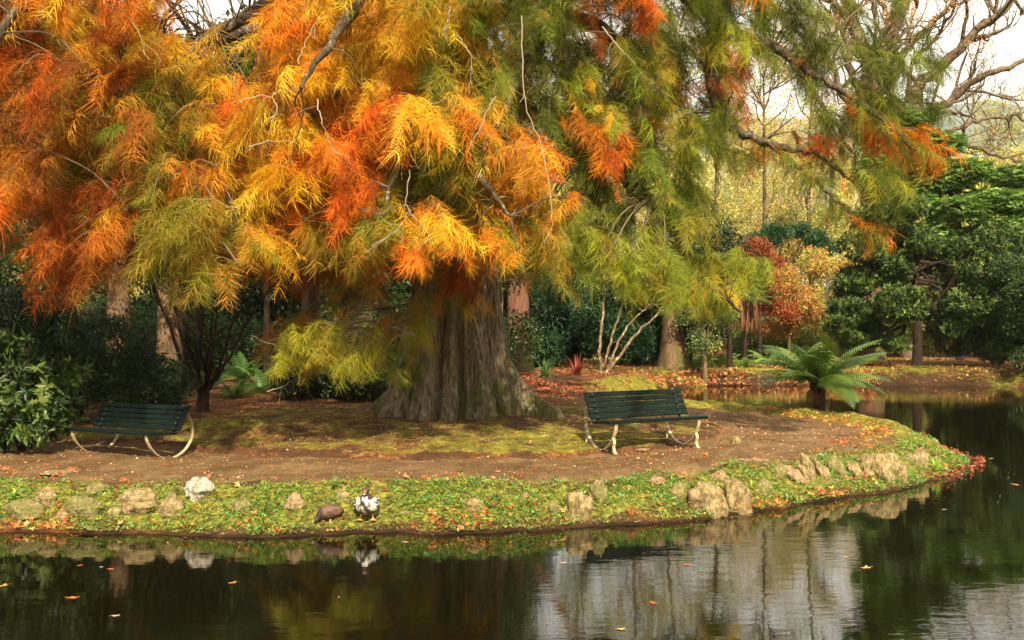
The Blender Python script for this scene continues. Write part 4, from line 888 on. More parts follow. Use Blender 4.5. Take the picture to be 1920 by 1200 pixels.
UND = [(-60, 27, 2.4, "dark"), (130, 30, 2.0, "dark"), (420, 32, 2.2, "mid"), (560, 31, 1.7, "dark"), (655, 24, 1.5, "dark"), (760, 29, 1.8, "dark"), (30, 33, 2.8, "mid"), (260, 34, 2.3, "mid"), (880, 31, 2.0, "dark")]
UL = ["low dark bush cut by the left edge", "dark bush behind the weeping mound", "green bush behind the ferns", "dark bush beside the narrow dark trunk", "dark bush under the olive branch", "dark bush behind the base of the great trunk", "tall green bush above the glossy shrub", "green bush between the two tan trunks", "dark bush right behind the great trunk"]
for (px, D, h, kd), lb in zip(UND, UL):
    tree("bush", px, D, lb, 0, 1, rnd_blobs(6, (0, 0, h * .45), (h * .7, .6, h * .25), h * .5), 1300, .22, DKG if kd == "dark" else MDG, cat="bush", group="undergrowth of the left wood", branches=0)

# -- middle
tree("redwood_tree", 974, 33.5, "reddish furrowed trunk just right of the great trunk", .40, 8.5, rnd_blobs(7, (.3, 0, 7.6), (2.4, 1.5, 2.0), 1.3), 1900, .34, DKG + MDG, "red_bark", lean=-.2, flare=.35)
tree("leafy_tree", 940, 30, "loose green foliage hanging between the great trunk and the reddish one", .07, 3.6, [(0, 0, 3.4, 1.1, .8, .8), (.9, 0, 3.8, .9, .7, .6), (-.4, 0, 2.7, .7, .6, .5)], 1100, .2, MDG, "tan_bark")
BM = [(1012, 37, 3.6, "feathery dark bush beside the reddish trunk"), (1090, 38.5, 4.4, "feathery dark green bush behind the red cordyline"), (1165, 38, 4.3, "feathery dark green bush behind the pale multi-stemmed tree"), (1238, 38.5, 4.0, "feathery dark bush left of the wide stump"), (1295, 40, 3.4, "feathery dark bush right of the wide stump")]
for px, D, h, lb in BM:
    tree("bamboo_bush", px, D, lb, .05, h * .6, rnd_blobs(9, (0, 0, h * .5), (1.1, .6, h * .33), .75), 3000, .30, [(0.02, .06, .022), (.035, .09, .03), (.015, .045, .016), (.05, .11, .035)], temps=DP, cat="bush", group="dark feathery bushes across the leaf-covered path", branches=3, drop=.12)
Dp = 32.5; xp = wx(1128, Dp); pt = tag(empty("pale_stemmed_tree", (xp, Dp, gz(xp, Dp))), "slender tree with several pale bare stems leaning right, behind the right bench", "tree"); lines = []
for pts, r in [([(1128, 712), (1124, 660), (1130, 600), (1140, 520), (1150, 440)], .06), ([(1130, 700), (1152, 630), (1170, 570), (1178, 500)], .045), ([(1134, 712), (1160, 680), (1190, 640), (1240, 590), (1262, 540)], .06), ([(1140, 706), (1165, 640), (1200, 598), (1222, 580)], .045), ([(1138, 540), (1110, 480), (1100, 420)], .035)]:
    P = catmull([at(a, b, Dp + i * .12) for i, (a, b) in enumerate(pts)], 6) - np.array((xp, Dp, gz(xp, Dp))); P += rng.normal(size=P.shape) * .02; lines.append((P, np.linspace(r, r * .45, len(P))))
    for q in range(4): grow(P[random.randint(12, len(P) - 1)], (R_(-.8, .8), R_(-.4, .4), .6), R_(.7, 1.2), .02, 1, lines, [])
tubes(lines, 7, .12).build("trunk", M["pale_bark"], pt, True)
crown(pt, rnd_blobs(11, (1.0, 0, 4.3), (2.0, .8, 1.6), .55), 1100, .16, [(.14, .18, .05), (.24, .26, .10), (.09, .14, .04)], PS, drop=.3)
tree("wide_trunk_tree", 1262, 36, "broad dark trunk with a wide foot left of the light shrubs, under hanging sprays", .42, 4.5, rnd_blobs(5, (0, 0, 4.2), (1.5, 1, .6), .9), 1500, .3, DKG, "tan_bark", flare=.5)
def spiky(name, px, D, n_, L, cols, lb, cat, w_=.035, el=(.2, 1.4), bend=.5):
    x = wx(px, D); e = tag(empty(name, (x, D, gz(x, D))), lb, cat); A = Acc()
    for i in range(n_):
        a = R_(0, 6.28); q = R_(*el); l = L * R_(.7, 1.1); hd = np.array((math.cos(a), math.sin(a), 0)); sd = np.array((-math.sin(a), math.cos(a), 0)) * w_; V = []
        for j in range(6):
            u = j / 5; c = hd * l * u * math.cos(q) + np.array((0, 0, l * (u * math.sin(q) - bend * u * u * math.cos(q) * .8))); V += [c - sd * (1 - u ** 2) * 1, c + sd * (1 - u ** 2)]
        A.add(V, [(2 * j, 2 * j + 1, 2 * j + 3, 2 * j + 2) for j in range(5)], pal(cols, 1)[0])
    A.build("blades", M["leaf"], e); return e
spiky("cordyline", 1081, 32, 46, .75, [(.28, .05, .035), (.36, .09, .05), (.20, .03, .03)], "red spiky cordyline on the mossy bank left of the pale stems", "cordyline")
spiky("strap_leaf_plant", 1022, 31.5, 60, .80, [(.10, .2, .05), (.16, .27, .07), (.22, .32, .10)], "green strap-leaved clump beside the reddish trunk", "plant", bend=.9)
spiky("grass_tuft", 1764, 15.3, 1, .1, BRG, "tiny blades at the peninsula tip", "grass") if False else None
tree("light_shrub", 1322, 35, "loose grey-green shrub on the far bank right of the wide trunk", .09, 1.8, rnd_blobs(7, (0, 0, 1.9), (.7, .4, .6), .5), 1200, .15, [(.10, .15, .04), (.16, .20, .06), (.06, .1, .03)], "tan_bark", cat="shrub", temps=PS)
for px, D, L, lb in [(1300, 37, 1.0, "fern left of the loose grey-green shrub"), (1352, 38, 1.1, "light green fern at the far bank right of the loose shrub"), (1395, 37, .9, "low fern under the brown skirted palms"), (1440, 38.5, 1.2, "bright fern behind the tree fern's left fronds")]:
    x = wx(px, D); fern("fern", (x, D, gz(x, D)), L, 14, lb, [(.16, .30, .05), (.24, .38, .08), (.10, .22, .04)], None, "fern", "ferns on the far bank", w0=.17, nw=16)
for px, D, h, lb in [(1368, 36.5, 2.6, "left one of the two palms with hanging dead brown leaves"), (1396, 37.5, 2.5, "right one of the two palms with hanging dead brown leaves")]:
    x = wx(px, D); fern("skirted_palm", (x, D, gz(x, D)), 1.3, 14, lb, MDG, (h, .10), "palm", "palms with brown skirts", nw=18, skirt=110)
tree("red_maple", 1425, 40, "deep red maple-like tree above the skirted palms", .10, 3.4, rnd_blobs(10, (.0, 0, 3.5), (.4, .5, 1.5), .45) + rnd_blobs(4, (.7, 0, 2.2), (.4, .4, .5), .4), 2100, .17, [(.32, .06, .018), (.38, .09, .022), (.24, .045, .015), (.30, .14, .03)], "dark_bark")
tree("orange_shrub", 1480, 41, "orange and green shrub right of the deep red tree", .08, 2.4, rnd_blobs(10, (0, 0, 2.6), (1.0, .6, 1.2), .6), 2000, .20, ORG, "tan_bark", cat="shrub")
tree("orange_shrub", 1560, 42, "orange and yellow shrub left of the reddish background trunk", .08, 2.6, rnd_blobs(10, (0, 0, 2.9), (1.1, .6, 1.3), .65), 2100, .20, ORG + YLG, "tan_bark", cat="shrub")
tree("flame_shrub", 1395, 45, "bright orange shrub top peeping left of the deep red tree", .08, 3, rnd_blobs(6, (0, 0, 5.0), (.8, .5, .8), .6), 1000, .20, [(.50, .22, .05), (.45, .30, .07)], "tan_bark", cat="shrub")
tree("yellow_shrub", 1640, 44, "yellow-green sunlit bush behind the dark broad-leaved tree's stem", .06, 1.5, rnd_blobs(8, (0, 0, 1.6), (1.6, .6, .8), .7), 1700, .22, YLG + BRG, "tan_bark", cat="bush")
tree("yellow_shrub", 1780, 47, "yellow-green bush in the gap right of the dark broad-leaved tree's stem", .06, 1.5, rnd_blobs(8, (0, 0, 1.5), (1.7, .6, .8), .7), 1700, .22, YLG + BRG, "tan_bark", cat="bush")
for (px, D, h, c_, lb) in [(1290, 43, 1.6, YLG, "light bush just left of the loose grey-green shrub"), (1345, 45, 2.0, BRG, "bright green bush behind the brown skirted palms"), (1450, 44, 1.5, BRG + YLG, "lime green bush behind the tree fern's crown"), (1530, 46, 1.8, YLG, "yellow bush behind the orange shrubs' feet"), (1600, 48, 2.2, YLG + MDG, "olive bush beside the white birch foot"), (1700, 50, 2.0, BRG + YLG, "bright bush exactly behind the dark glossy tree's stem"), (1860, 50, 2.2, YLG, "yellow-green bush behind the low spreading tree"), (1930, 47, 2.4, MDG + YLG, "olive bush behind the overhanging shrub at the right"), (1210, 46, 2.0, MDG, "green bush behind the wide trunk")]:
    tree("bush", px, D, lb, 0, 1, rnd_blobs(7, (0, 0, h * .5), (1.5, .6, h * .3), h * .45), 1500, .22, c_, cat="bush", group="sunlit bushes beyond the far bank", branches=0)
tree("arching_conifer", 1475, 43, "dark green conifer bough arching over the red and orange shrubs", .09, 4.4, [(-1.7, 0, 4.5, .55, .4, .2), (-1.1, 0, 5.1, .6, .4, .2), (-.4, 0, 5.5, .6, .4, .2), (.4, 0, 5.55, .6, .4, .2), (1.1, 0, 5.2, .55, .4, .2), (1.6, 0, 4.7, .4, .4, .2)], 2000, .22, [(.03, .08, .03), (.05, .12, .04)], "dark_bark", temps=DP, drop=.3, shell=.3)

# sunlit yellow-green wood
YW = [(1290, 62, 7.0, 0), (1345, 58, 8.5, 1), (1400, 66, 9.0, 0), (1455, 60, 8.0, 2), (1500, 70, 10, 0), (1590, 62, 8.5, 1), (1230, 66, 8.0, 2), (1160, 60, 7.0, 0), (1080, 68, 8, 1), (1540, 82, 13, 2), (1450, 86, 13, 2), (1340, 84, 13, 1), (1660, 80, 12, 0), (1720, 66, 9, 1), (1810, 72, 11, 0), (1890, 66, 9.5, 1), (1010, 74, 9, 0), (1960, 74, 11, 2), (1385, 62, 15, 3), (1495, 64, 16, 3), (1255, 66, 14, 3), (1570, 74, 17, 3)]
YLB = ["pale yellow tree seen through the olive sprays, above the loose grey-green shrub", "yellow-green tree above the palms", "tall yellow tree behind the deep red tree", "tree with yellow and pinkish leaves above the arching bough", "tall thin yellow tree left of the white birch", "yellow-green tree right of the white birch", "orange-tinted tree behind the drooping green sprays", "pale yellow tree behind the pale stems",
       "yellowish tree behind the feathery bushes", "far golden tree above the white birch", "far golden pink tree above the yellow wood", "far yellow tree left of the curving limb", "far pale tree behind the big bare trunk", "yellow tree behind the layered conifer", "pale tree between the bare limbs at the right", "yellow tree at the right picture edge", "pale tree behind the reddish furrowed trunk", "golden tree beyond the right edge", "tall thin pinkish golden tree behind the curving limb", "tall golden tree reaching above the hill between the two big limbs", "tall sparse golden tree seen through the olive crown", "tall sparse tree left of the big bare trunk"]
for (px, D, h, kd), lb in zip(YW, YLB):
    x = wx(px, D); z = gz(x, D); e = tag(empty("autumn_tree", (x, D, z)), lb, "tree", "sunlit autumn trees of the far wood"); lines = []; tips = []
    for q in range(2): grow((R_(-.3, .3), 0, -.2), (R_(-.25, .25), R_(-.2, .2), 1), h * .42, .13, 3, lines, tips, up=.35, spread=.55, nb=(3, 4))
    tubes(lines, 4).build("trunk", M["birch" if kd != 2 else "pale_bark"], e, True); tips = np.array(tips)
    P = np.repeat(tips, 4, axis=0) + rng.normal(size=(len(tips) * 4, 3)) * .42
    P = np.concatenate([P, np.stack([rng.normal(size=500) * 1.6, rng.normal(size=500) * .8, rng.uniform(.3, h * .55, 500)], 1)])
    cols = [YLG + [(0.5, 0.45, .12)], YLG, GOLD, [(.66, .50, .18), (.60, .38, .12), (.56, .54, .13)]][kd]; A = scatter(PS, P, rng.normal(size=P.shape), rng.uniform(.20, .36, len(P)), pal(cols, len(P), .2)); A.build("crown", M["leaf"], e)
TT = [(990, 50, 13, "tall slender dark tree right of the great trunk, behind all bushes"), (1085, 54, 14, "tall slender tree above the red cordyline, far behind"), (1185, 48, 12, "tall slender tree far behind the pale stems"), (1262, 56, 15, "tall slender tree far behind the wide trunk"), (1345, 50, 14, "tall slender tree right of the curving dark limb"), (1440, 55, 15, "tall slender tree above the arching conifer bough"), (1530, 58, 16, "tall slender tree beside the white birch, crown in the sky"), (1855, 60, 13, "tall slender tree among the bare limbs on the right")]
for px, D, h, lb in TT:
    x = wx(px, D); z = gz(x, D); e = tag(empty("slender_tree", (x, D, z)), lb, "tree", "tall slender trees of the far wood"); lines = []; tips = []
    P = catmull([(0, 0, -.2), (R_(-.3, .3), 0, h * .3), (R_(-.5, .5), 0, h * .65), (R_(-.5, .5), 0, h)], 6); lines.append((P, np.linspace(.20, .05, len(P))))
    for q in range(22): i = random.randint(5, len(P) - 1); grow(P[i], (R_(-1, 1), R_(-.8, .8), R_(.3, 1.0)), R_(1.2, 2.6), .05, 2, lines, tips, up=.25, nb=(2, 3))
    tubes(lines, 5).build("trunk", M["grey_bark"], e, True); tips = np.array(tips); P = np.repeat(tips, 5, axis=0) + rng.normal(size=(len(tips) * 5, 3)) * .32
    scatter(PS, P, rng.normal(size=P.shape), rng.uniform(.14, .26, len(P)), pal([(.50, .46, .11), (.34, .38, .08), (.58, .42, .12), (.24, .28, .06)], len(P), .2)).build("crown", M["leaf"], e)
# white birch
D = 54; x = wx(1551, D); z = gz(x, D); e = tag(empty("birch", (x, D, z)), "white birch trunk shining in the yellow wood", "tree"); lines = []
P = catmull([(0, 0, 0), (.05, 0, 3), (-.02, 0, 6), (.05, 0, 9.0)], 5); V, F = tube(P, np.linspace(.17, .07, len(P)), 8); mesh("trunk", V, F, M["birch"], e, smooth=True)
for i in range(16): grow(P[random.randint(5, 15)], (R_(-1, 1), R_(-.6, .6), .7), R_(1.0, 1.8), .04, 1, lines, [], up=.2)
tubes(lines, 4).build("branches", M["birch"], e, True)
crown(e, rnd_blobs(6, (0, 0, 7.5), (1, .8, 1.8), .8), 500, .2, YLG, PS)

# the big bare tree on the right
D = 43; x = wx(1630, D); z = gz(x, D); e = tag(empty("bare_tree", (x, D, z)), "big nearly bare tree on the right with a forked crown against the white sky", "tree"); base = np.array((x, D, z)); lines = []; tips = []
P = catmull([(0, 0, -.2), (.0, 0, 3.5), (.15, 0, 7.5), (.3, 0, 11.0)], 6); V, F = trunk_mesh([p_ for p_ in P[::3]], [.60, .52, .48, .46], 14, .3, .08); mesh("trunk", V, F, M["red_bark"], e, smooth=True)
BL = [([(1642, 240), (1630, 180), (1625, 120), (1600, 60), (1580, -20), (1560, -120)], .42), ([(1640, 220), (1640, 150), (1665, 90), (1690, 30), (1712, -40), (1740, -140)], .36), ([(1645, 190), (1680, 150), (1700, 100), (1745, 55), (1790, 10), (1830, -60)], .22),
      ([(1640, 200), (1600, 160), (1590, 90), (1555, 20), (1500, -20)], .22), ([(1625, 120), (1665, 60), (1650, 10), (1655, -60)], .18), ([(1630, 230), (1580, 190), (1560, 130), (1530, 90), (1470, 60)], .16), ([(1660, 160), (1690, 95), (1710, 88)], .10)]
for pts, r in BL:
    P = catmull([at(a, b, D + rng.uniform(-.6, .6)) - base for a, b in pts], 5); P += rng.normal(size=P.shape) * .06; lines.append((P, np.linspace(r, r * .35, len(P))))
    for q in range(9): i = random.randint(4, len(P) - 1); dd = P[i] - P[i - 1]; dd /= np.linalg.norm(dd); grow(P[i], dd + rng.normal(size=3) * .7 + (0, 0, .4), R_(1.5, 2.8), r * .33, 2, lines, tips, up=.25, nb=(2, 4), wig=.2)
tubes(lines, 6, .08).build("limbs", M["grey_bark"], e, True)
tips = np.array(tips); P = np.repeat(tips, 2, axis=0) + rng.normal(size=(len(tips) * 2, 3)) * .3; P = P[rng.random(len(P)) < .55]
scatter(PS, P, rng.normal(size=P.shape), rng.uniform(.10, .22, len(P)), pal([(.65, .34, .10), (.62, .42, .14), (.6, .24, .08)], len(P))).build("crown", M["leaf"], e)
D = 44.5; x = wx(1705, D); z = gz(x, D); e = tag(empty("bare_tree", (x, D, z)), "leaning bare tree whose long limbs spread right above the layered conifer", "tree"); base = np.array((x, D, z)); lines = []; tips = []
P = catmull([(0, 0, -.2), (-.1, .2, 4), (.0, .2, 8), (.2, 0, 10.6)], 6); V, F = trunk_mesh([p_ for p_ in P[::3]], [.42, .38, .33, .30], 14, .3, .08); mesh("trunk", V, F, M["grey_bark"], e, smooth=True)
BL = [([(1712, 240), (1725, 170), (1775, 125), (1830, 70), (1890, 20), (1950, -50)], .34), ([(1715, 250), (1740, 220), (1790, 195), (1850, 150), (1920, 125), (1990, 60)], .24), ([(1720, 260), (1770, 262), (1800, 250), (1840, 235), (1900, 230), (1980, 250)], .13), ([(1730, 250), (1790, 270), (1840, 290), (1890, 310), (1960, 320)], .13), ([(1700, 200), (1715, 120), (1765, 70), (1800, -20)], .12), ([(1740, 220), (1800, 222), (1830, 235)], .09)]
for pts, r in BL:
    P = catmull([at(a, b, D + rng.uniform(-.6, .6)) - base for a, b in pts], 5); P += rng.normal(size=P.shape) * .06; lines.append((P, np.linspace(r, r * .35, len(P))))
    for q in range(8): i = random.randint(4, len(P) - 1); dd = P[i] - P[i - 1]; dd /= np.linalg.norm(dd); grow(P[i], dd + rng.normal(size=3) * .7 + (0, 0, .4), R_(1.4, 2.6), r * .3, 2, lines, tips, up=.25, nb=(2, 4), wig=.2)
tubes(lines, 6, .08).build("limbs", M["grey_bark"], e, True)
tips = np.array(tips); P = tips[rng.random(len(tips)) < .8] + rng.normal(size=3) * .2
scatter(PS, P, rng.normal(size=P.shape), rng.uniform(.10, .20, len(P)), pal([(.62, .42, .14), (.5, .42, .14)], len(P))).build("crown", M["leaf"], e)

# layered conifer, dark broad-leaved tree, right edge shrubs
D = 42; x = wx(1800, D); base = np.array((x, D, gz(x, D)))
bl = []
for px, py, rx, rzv in [(1640, 215, .9, .45), (1690, 235, 1.0, .45), (1745, 280, 1.1, .5), (1700, 300, 1.0, .45), (1800, 330, 1.1, .45), (1745, 350, 1.1, .5), (1850, 385, 1.0, .45), (1790, 400, 1.1, .45), (1700, 385, .9, .45), (1905, 340, .8, .45), (1930, 390, 1.0, .5), (1880, 440, 1.2, .5), (1810, 460, 1.2, .5), (1740, 450, 1.0, .5), (1940, 470, 1.1, .5), (1660, 270, .8, .5), (1640, 330, .6, .5), (1980, 430, 1.3, .6), (1650, 420, .8, .45)]:
    p3 = at(px, py, D + R_(-.7, .7)) - base; bl.append((*p3, rx * 1.1, 1.0, rzv * 1.1))
tree("layered_conifer", 1800, D, "green conifer with layered fans sloping down to the right below the bare limbs", .16, 8.0, bl, 16000, .38, [(.20, .33, .06), (.28, .42, .09), (.12, .21, .05)], "dark_bark", temps=FN, fwd='flat', branches=20, shell=.5, drop=.15)
D = 37; x = wx(1720, D); base = np.array((x, D, gz(x, D))); bl = []
for px, py, r in [(1620, 470, .9), (1680, 450, .7), (1740, 465, .7), (1600, 540, .9), (1665, 510, 1.0), (1730, 500, 1.0), (1790, 490, 1.0), (1850, 520, 1.1), (1620, 600, .8), (1590, 590, .7), (1690, 580, 1.0), (1750, 570, 1.0), (1820, 580, 1.0), (1880, 590, 1.1), (1770, 620, .7), (1840, 640, .8), (1640, 640, .6), (1900, 640, .9), (1940, 560, 1.2), (1600, 650, .5), (1680, 655, .4), (1790, 655, .6), (1870, 665, .7), (1900, 520, 1.1), (1570, 620, .5), (1700, 400, .7), (1640, 410, .6), (1860, 470, 1.0), (1960, 650, 1.0)]:
    p3 = at(px, py, D + R_(-1, 1)) - base; bl.append((*p3, r * 1.0, 1.1, r * .72))
tree("broadleaf_tree", 1720, D, "dark glossy broad-leaved tree with a short dark stem on the leaf-covered far bank", .19, 4.2, bl, 34000, .145, [(.036, .070, .011), (.065, .11, .016), (.13, .18, .026), (.020, .040, .008)], "dark_bark", temps=WH2, mat="gloss_leaf", branches=24, drop=.36, shell=.35)
tree("waterside_shrub", 1950, 34.5, "dark shrub overhanging the water at the right picture edge", .10, 1.6, rnd_blobs(22, (.8, 0, 2.6), (1.6, .7, 2.2), .7) + [(-.3, -.3, .5, .8, .5, .4)], 7000, .17, DKG + MDG, "dark_bark", temps=PF, cat="shrub", mat="leaf")
tree("low_tree", 1850, 45, "spreading dark tree behind the far bank, low branches near the water's right end", .14, 2.2, rnd_blobs(9, (0, 0, 2.9), (2.2, .8, .7), .8), 1800, .25, DKG + MDG, "tan_bark")

# far wooded slope as masses
P = []
for i in range(9000):
    y_ = rng.uniform(92, 210); xx = rng.uniform(-.75, .75) * y_; P.append((xx, y_, 0))
P = np.array(P); P[:, 2] = height(P[:, 0], P[:, 1]) + rng.uniform(0, 6.5, len(P)) * (0.5 + vnoise(P[:, 0] / 7 + 90, P[:, 1] / 7))
left = smooth01((-P[:, 0] - 5) / 15)[:, None]; C = pal(YLG + YLG + [(.46, .50, .09), (.60, .50, .14)], len(P), .2) * (1 - left) + pal(MDG, len(P), .2) * left
tag(scatter(PF, P, rng.normal(size=P.shape), rng.uniform(1.0, 2.0, len(P)), C).build("far_wood", M["leaf"]), kind="stuff")

# ------------------------------------------------------------------ ground cover, fallen leaves
def lobed_leaf():
    V = [(0, 0, 0)]; 
    for i in range(10):
        a = -2.6 + i * 5.2 / 9; r = 1.0 if i % 2 else .45; V.append((math.cos(a) * r, math.sin(a) * r, .18 * math.sin(i * 1.7) * r + .1))
    return np.array(V, float) * .5, np.array([(0, i, i + 1) for i in range(1, 10)]), np.ones(11)
def curl_leaf(seed):
    T, F, C = lobed_leaf(); rs = np.random.default_rng(seed); T = T.copy(); T[:, 2] += .6 * T[:, 0] ** 2 * rs.uniform(-.3, 1.3) + .5 * T[:, 1] ** 2 * rs.uniform(.2, 1.5) + rs.normal(size=len(T)) * .04; return T, F, C
ML = [curl_leaf(i) for i in range(6)]
def on_ground(name, xy, temps, size, cols, mat, lift=.008, tilt=.35, kind="stuff", jit=.2, up=None):
    z = np.maximum(height(xy[:, 0], xy[:, 1]), 0.002); P = np.column_stack([xy, z + lift * (1 + rng.random(len(xy)))])
    a = rng.uniform(0, 6.283, len(P)); f = np.stack([np.cos(a), np.sin(a), rng.normal(size=len(P)) * tilt], 1)
    sz = size[0] + (size[1] - size[0]) * rng.random(len(P)) ** 2
    return tag(scatter(temps, P, f, sz, pal(cols, len(P), jit), roll=rng.normal(size=len(P)) * tilt * 1.4).build(name, M[mat]), kind=kind)
def sample(n, box_, keep):
    x = rng.uniform(box_[0], box_[1], n); y = rng.uniform(box_[2], box_[3], n); p_ = keep(x, y); k = rng.random(n) < p_; return np.column_stack([x[k], y[k]])
front = lambda x, y, d: smooth01((17.5 - y) / 1.0) * (y > 9)
SEG = np.array([(POND[i], POND[i + 1]) for i in range(2, 31)]); SL = np.linalg.norm(SEG[:, 1] - SEG[:, 0], axis=1)
def shore(n, keep, dmax=1.5, x0=-9.5):
    """points within dmax of the peninsula's shoreline, on land"""
    k = rng.choice(len(SEG), n, p=SL / SL.sum()); t = rng.random((n, 1)); p_ = SEG[k, 0] * (1 - t) + SEG[k, 1] * t; e_ = (SEG[k, 1] - SEG[k, 0]) / SL[k][:, None]
    xy = p_ + np.stack([-e_[:, 1], e_[:, 0]], 1) * rng.uniform(-.15, dmax, (n, 1)); q = rng.random(n) < keep(xy[:, 0], xy[:, 1]) * (xy[:, 0] > x0); return xy[q]
def k_cover(x, y):
    d = sdist(x, y); dn = d + .45 * fbm(x * 1.7, y * 1.7); return front(x, y, d) * (height(x, y, d) > .0) * smooth01((1.0 - dn) / .25) * (0.4 + 1.0 * smooth01((vnoise(x * 1.9 + 11, y * 2.6 + 4) - .3) / .25))
CL = (np.array([(0, 0, 0), (.5, .42, .12), (1, 0, .0), (.5, -.42, .12), (-.35, .5, .1), (-.75, .1, .02), (-.45, -.45, .12)], float) * .55, np.array([(0, 1, 2), (0, 2, 3), (0, 4, 5), (0, 5, 6)]), np.ones(7))
on_ground("ground_cover", shore(210000, k_cover), [CL], (.018, .046), [(.12, .24, .03), (.17, .31, .04), (.08, .17, .022), (.24, .33, .045), (.33, .38, .05)], "leaf", .028, .55)
def k_dark(x, y): return k_cover(x, y) * smooth01((vnoise(x * 1.1 + 31, y * 1.9 + 14) - .60) / .1)
on_ground("leafy_weeds", shore(24000, k_dark), [CL], (.045, .075), [(.08, .22, .035), (.13, .30, .05), (.05, .13, .025)], "leaf", .04, .6)
BLd = []
for s_ in range(5):
    V = []; F = []; n_ = 0
    for i in range(7):
        a = R_(0, 6.28); q = R_(.7, 1.5); l = R_(.6, 1); hd = np.array((math.cos(a), math.sin(a), 0)); sd = np.array((-math.sin(a), math.cos(a), 0)) * .035
        for j in range(4): u = j / 3; c = hd * l * u * math.cos(q) * (1 + u) + np.array((0, 0, l * (u * math.sin(q) - .35 * u * u))); V += [c - sd * (1 - u * .9), c + sd * (1 - u * .9)]
        for j in range(3): b_ = n_ + 2 * j; F += [(b_, b_ + 1, b_ + 3), (b_, b_ + 3, b_ + 2)]
        n_ += 8
    BLd.append((np.array(V), np.array(F), np.ones(len(V))))
def blades(name, xy, size, cols):
    z = height(xy[:, 0], xy[:, 1]); P = np.column_stack([xy, z]); n_ = len(P); f = np.stack([np.ones(n_), rng.normal(size=n_) * .0, rng.normal(size=n_) * .12], 1); a = rng.uniform(0, 6.28, n_)
    Rm = np.zeros((n_, 3, 3)); Rm[:, 0, 0] = np.cos(a); Rm[:, 0, 1] = -np.sin(a); Rm[:, 1, 0] = np.sin(a); Rm[:, 1, 1] = np.cos(a); Rm[:, 2, 2] = 1
    A = Acc(); k = rng.integers(0, 5, n_); sz = rng.uniform(size[0], size[1], n_); C = pal(cols, n_, .2)
    for t in range(5): s = k == t; A.add(*inst(BLd[t][0], BLd[t][1], P[s], Rm[s], sz[s], C[s]))
    return tag(A.build(name, M["leaf"]), kind="stuff")
def k_grass(x, y):
    d = sdist(x, y); dn = d + .45 * fbm(x * 1.7, y * 1.7); return front(x, y, d) * (d > .2) * smooth01((1.1 - dn) / .15) * smooth01((vnoise(x * 2.3 + 51, y * 2.3 + 74) - .35) / .3)
blades("grass", shore(22000, k_grass), (.03, .07), [(.16, .26, .04), (.24, .33, .05), (.34, .36, .06), (.10, .18, .03)])
def k_moss(x, y):
    d = sdist(x, y); r = (x > 2) * (y > 15.5) * (y < 26) * (d > .35) * (d < 1.6); e_ = ell(x, y) + 0.35 * fbm(x * 0.9 + 3, y * 0.9); return np.maximum(r * .9, (e_ < 1.0) * smooth01((vnoise(x * 1.4 + 5, y * 1.8 + 7) - .45) / .25) * .8)
blades("moss", sample(60000, (-7, 8.2, 13.5, 25.5), k_moss), (.014, .032), [(.22, .21, .03), (.30, .28, .04), (.15, .15, .02)])
# dry leaves: waterline, scattered on path and mound, drifts by the inlet and on the far bank
RL = [(.55, .13, .03), (.62, .20, .05), (.42, .07, .02), (.66, .32, .10), (.30, .06, .02)]
def k_wl(x, y):
    d = sdist(x, y); return front(x, y, d) * (height(x, y, d) > -.01) * (np.exp(-((d - .12) / .2) ** 2) * (.05 + smooth01((vnoise(x * 1.7 + 1, y * 1.7) - .42) / .18)) + .012 * (d < 1.2))
on_ground("fallen_leaves", shore(34000, k_wl), ML, (.035, .105), RL, "dry_leaf", .035, .6)
def k_clump(x, y):
    d = sdist(x, y); return front(x, y, d) * (d > .3) * (d < 1.4) * smooth01((vnoise(x * 2.2 + 17, y * 2.2 + 9) - .70) / .1)
on_ground("fallen_leaves", shore(4500, k_clump), ML, (.04, .11), RL, "dry_leaf", .03, .55)
on_ground("fallen_leaves", sample(42000, (-10, 8, 12, 25), lambda x, y: (sdist(x, y) > .9) * (.16 + .35 * smooth01((y - 15.5) / 2) + .5 * smooth01((vnoise(x * .8, y * .8) - .6) / .2))), ML, (.014, .055), RL[:3] + [(.42, .26, .11), (.60, .42, .20), (.20, .06, .03), (.28, .12, .04), (.12, .05, .02)], "dry_leaf", .006, .3)
on_ground("fallen_leaves", sample(13000, (-1.5, 6.5, 22, 34), lambda x, y: (sdist(x, y) > .25) * smooth01((vnoise(x * .7 + 3, y * .5) - .30) / .3)), ML, (.05, .13), [(.36, .09, .03), (.28, .05, .02), (.46, .17, .05), (.20, .05, .02), (.30, .15, .06)], "dry_leaf", .01, .4)
on_ground("fallen_leaves", sample(17000, (1, 19, 33.8, 46), lambda x, y: (sdist(x, y) > .1) * (.35 + .6 * smooth01((x - 9) / 3)) * smooth01((vnoise(x * .9 + 3, y * .7 + 40) - .25) / .3)), ML, (.07, .16), [(.50, .22, .06), (.40, .12, .04), (.55, .36, .12), (.30, .10, .03), (.30, .18, .06)], "dry_leaf", .012, .4)
on_ground("fallen_leaves", sample(5000, (3.5, 8.0, 15.5, 24), lambda x, y: (sdist(x, y) > 1.15) * (sdist(x, y) < 1.65) * smooth01((x - 4) / 1.5)), ML, (.04, .10), RL, "dry_leaf", .015, .5)
on_ground("fallen_leaves", sample(30000, (-9, 8, 11.8, 17.5), lambda x, y: (sdist(x, y) > .85) * (.5 + .5 * (y > 14))), ML, (.010, .028), [(.45, .28, .13), (.60, .45, .26), (.30, .12, .04), (.12, .05, .02), (.5, .18, .05)], "dry_leaf", .004, .3)
def k_ri(x, y):
    d = sdist(x, y); return (d > -.25) * (d < .55) * smooth01((x - 6.0) / 1.0) * (y < 18.3)
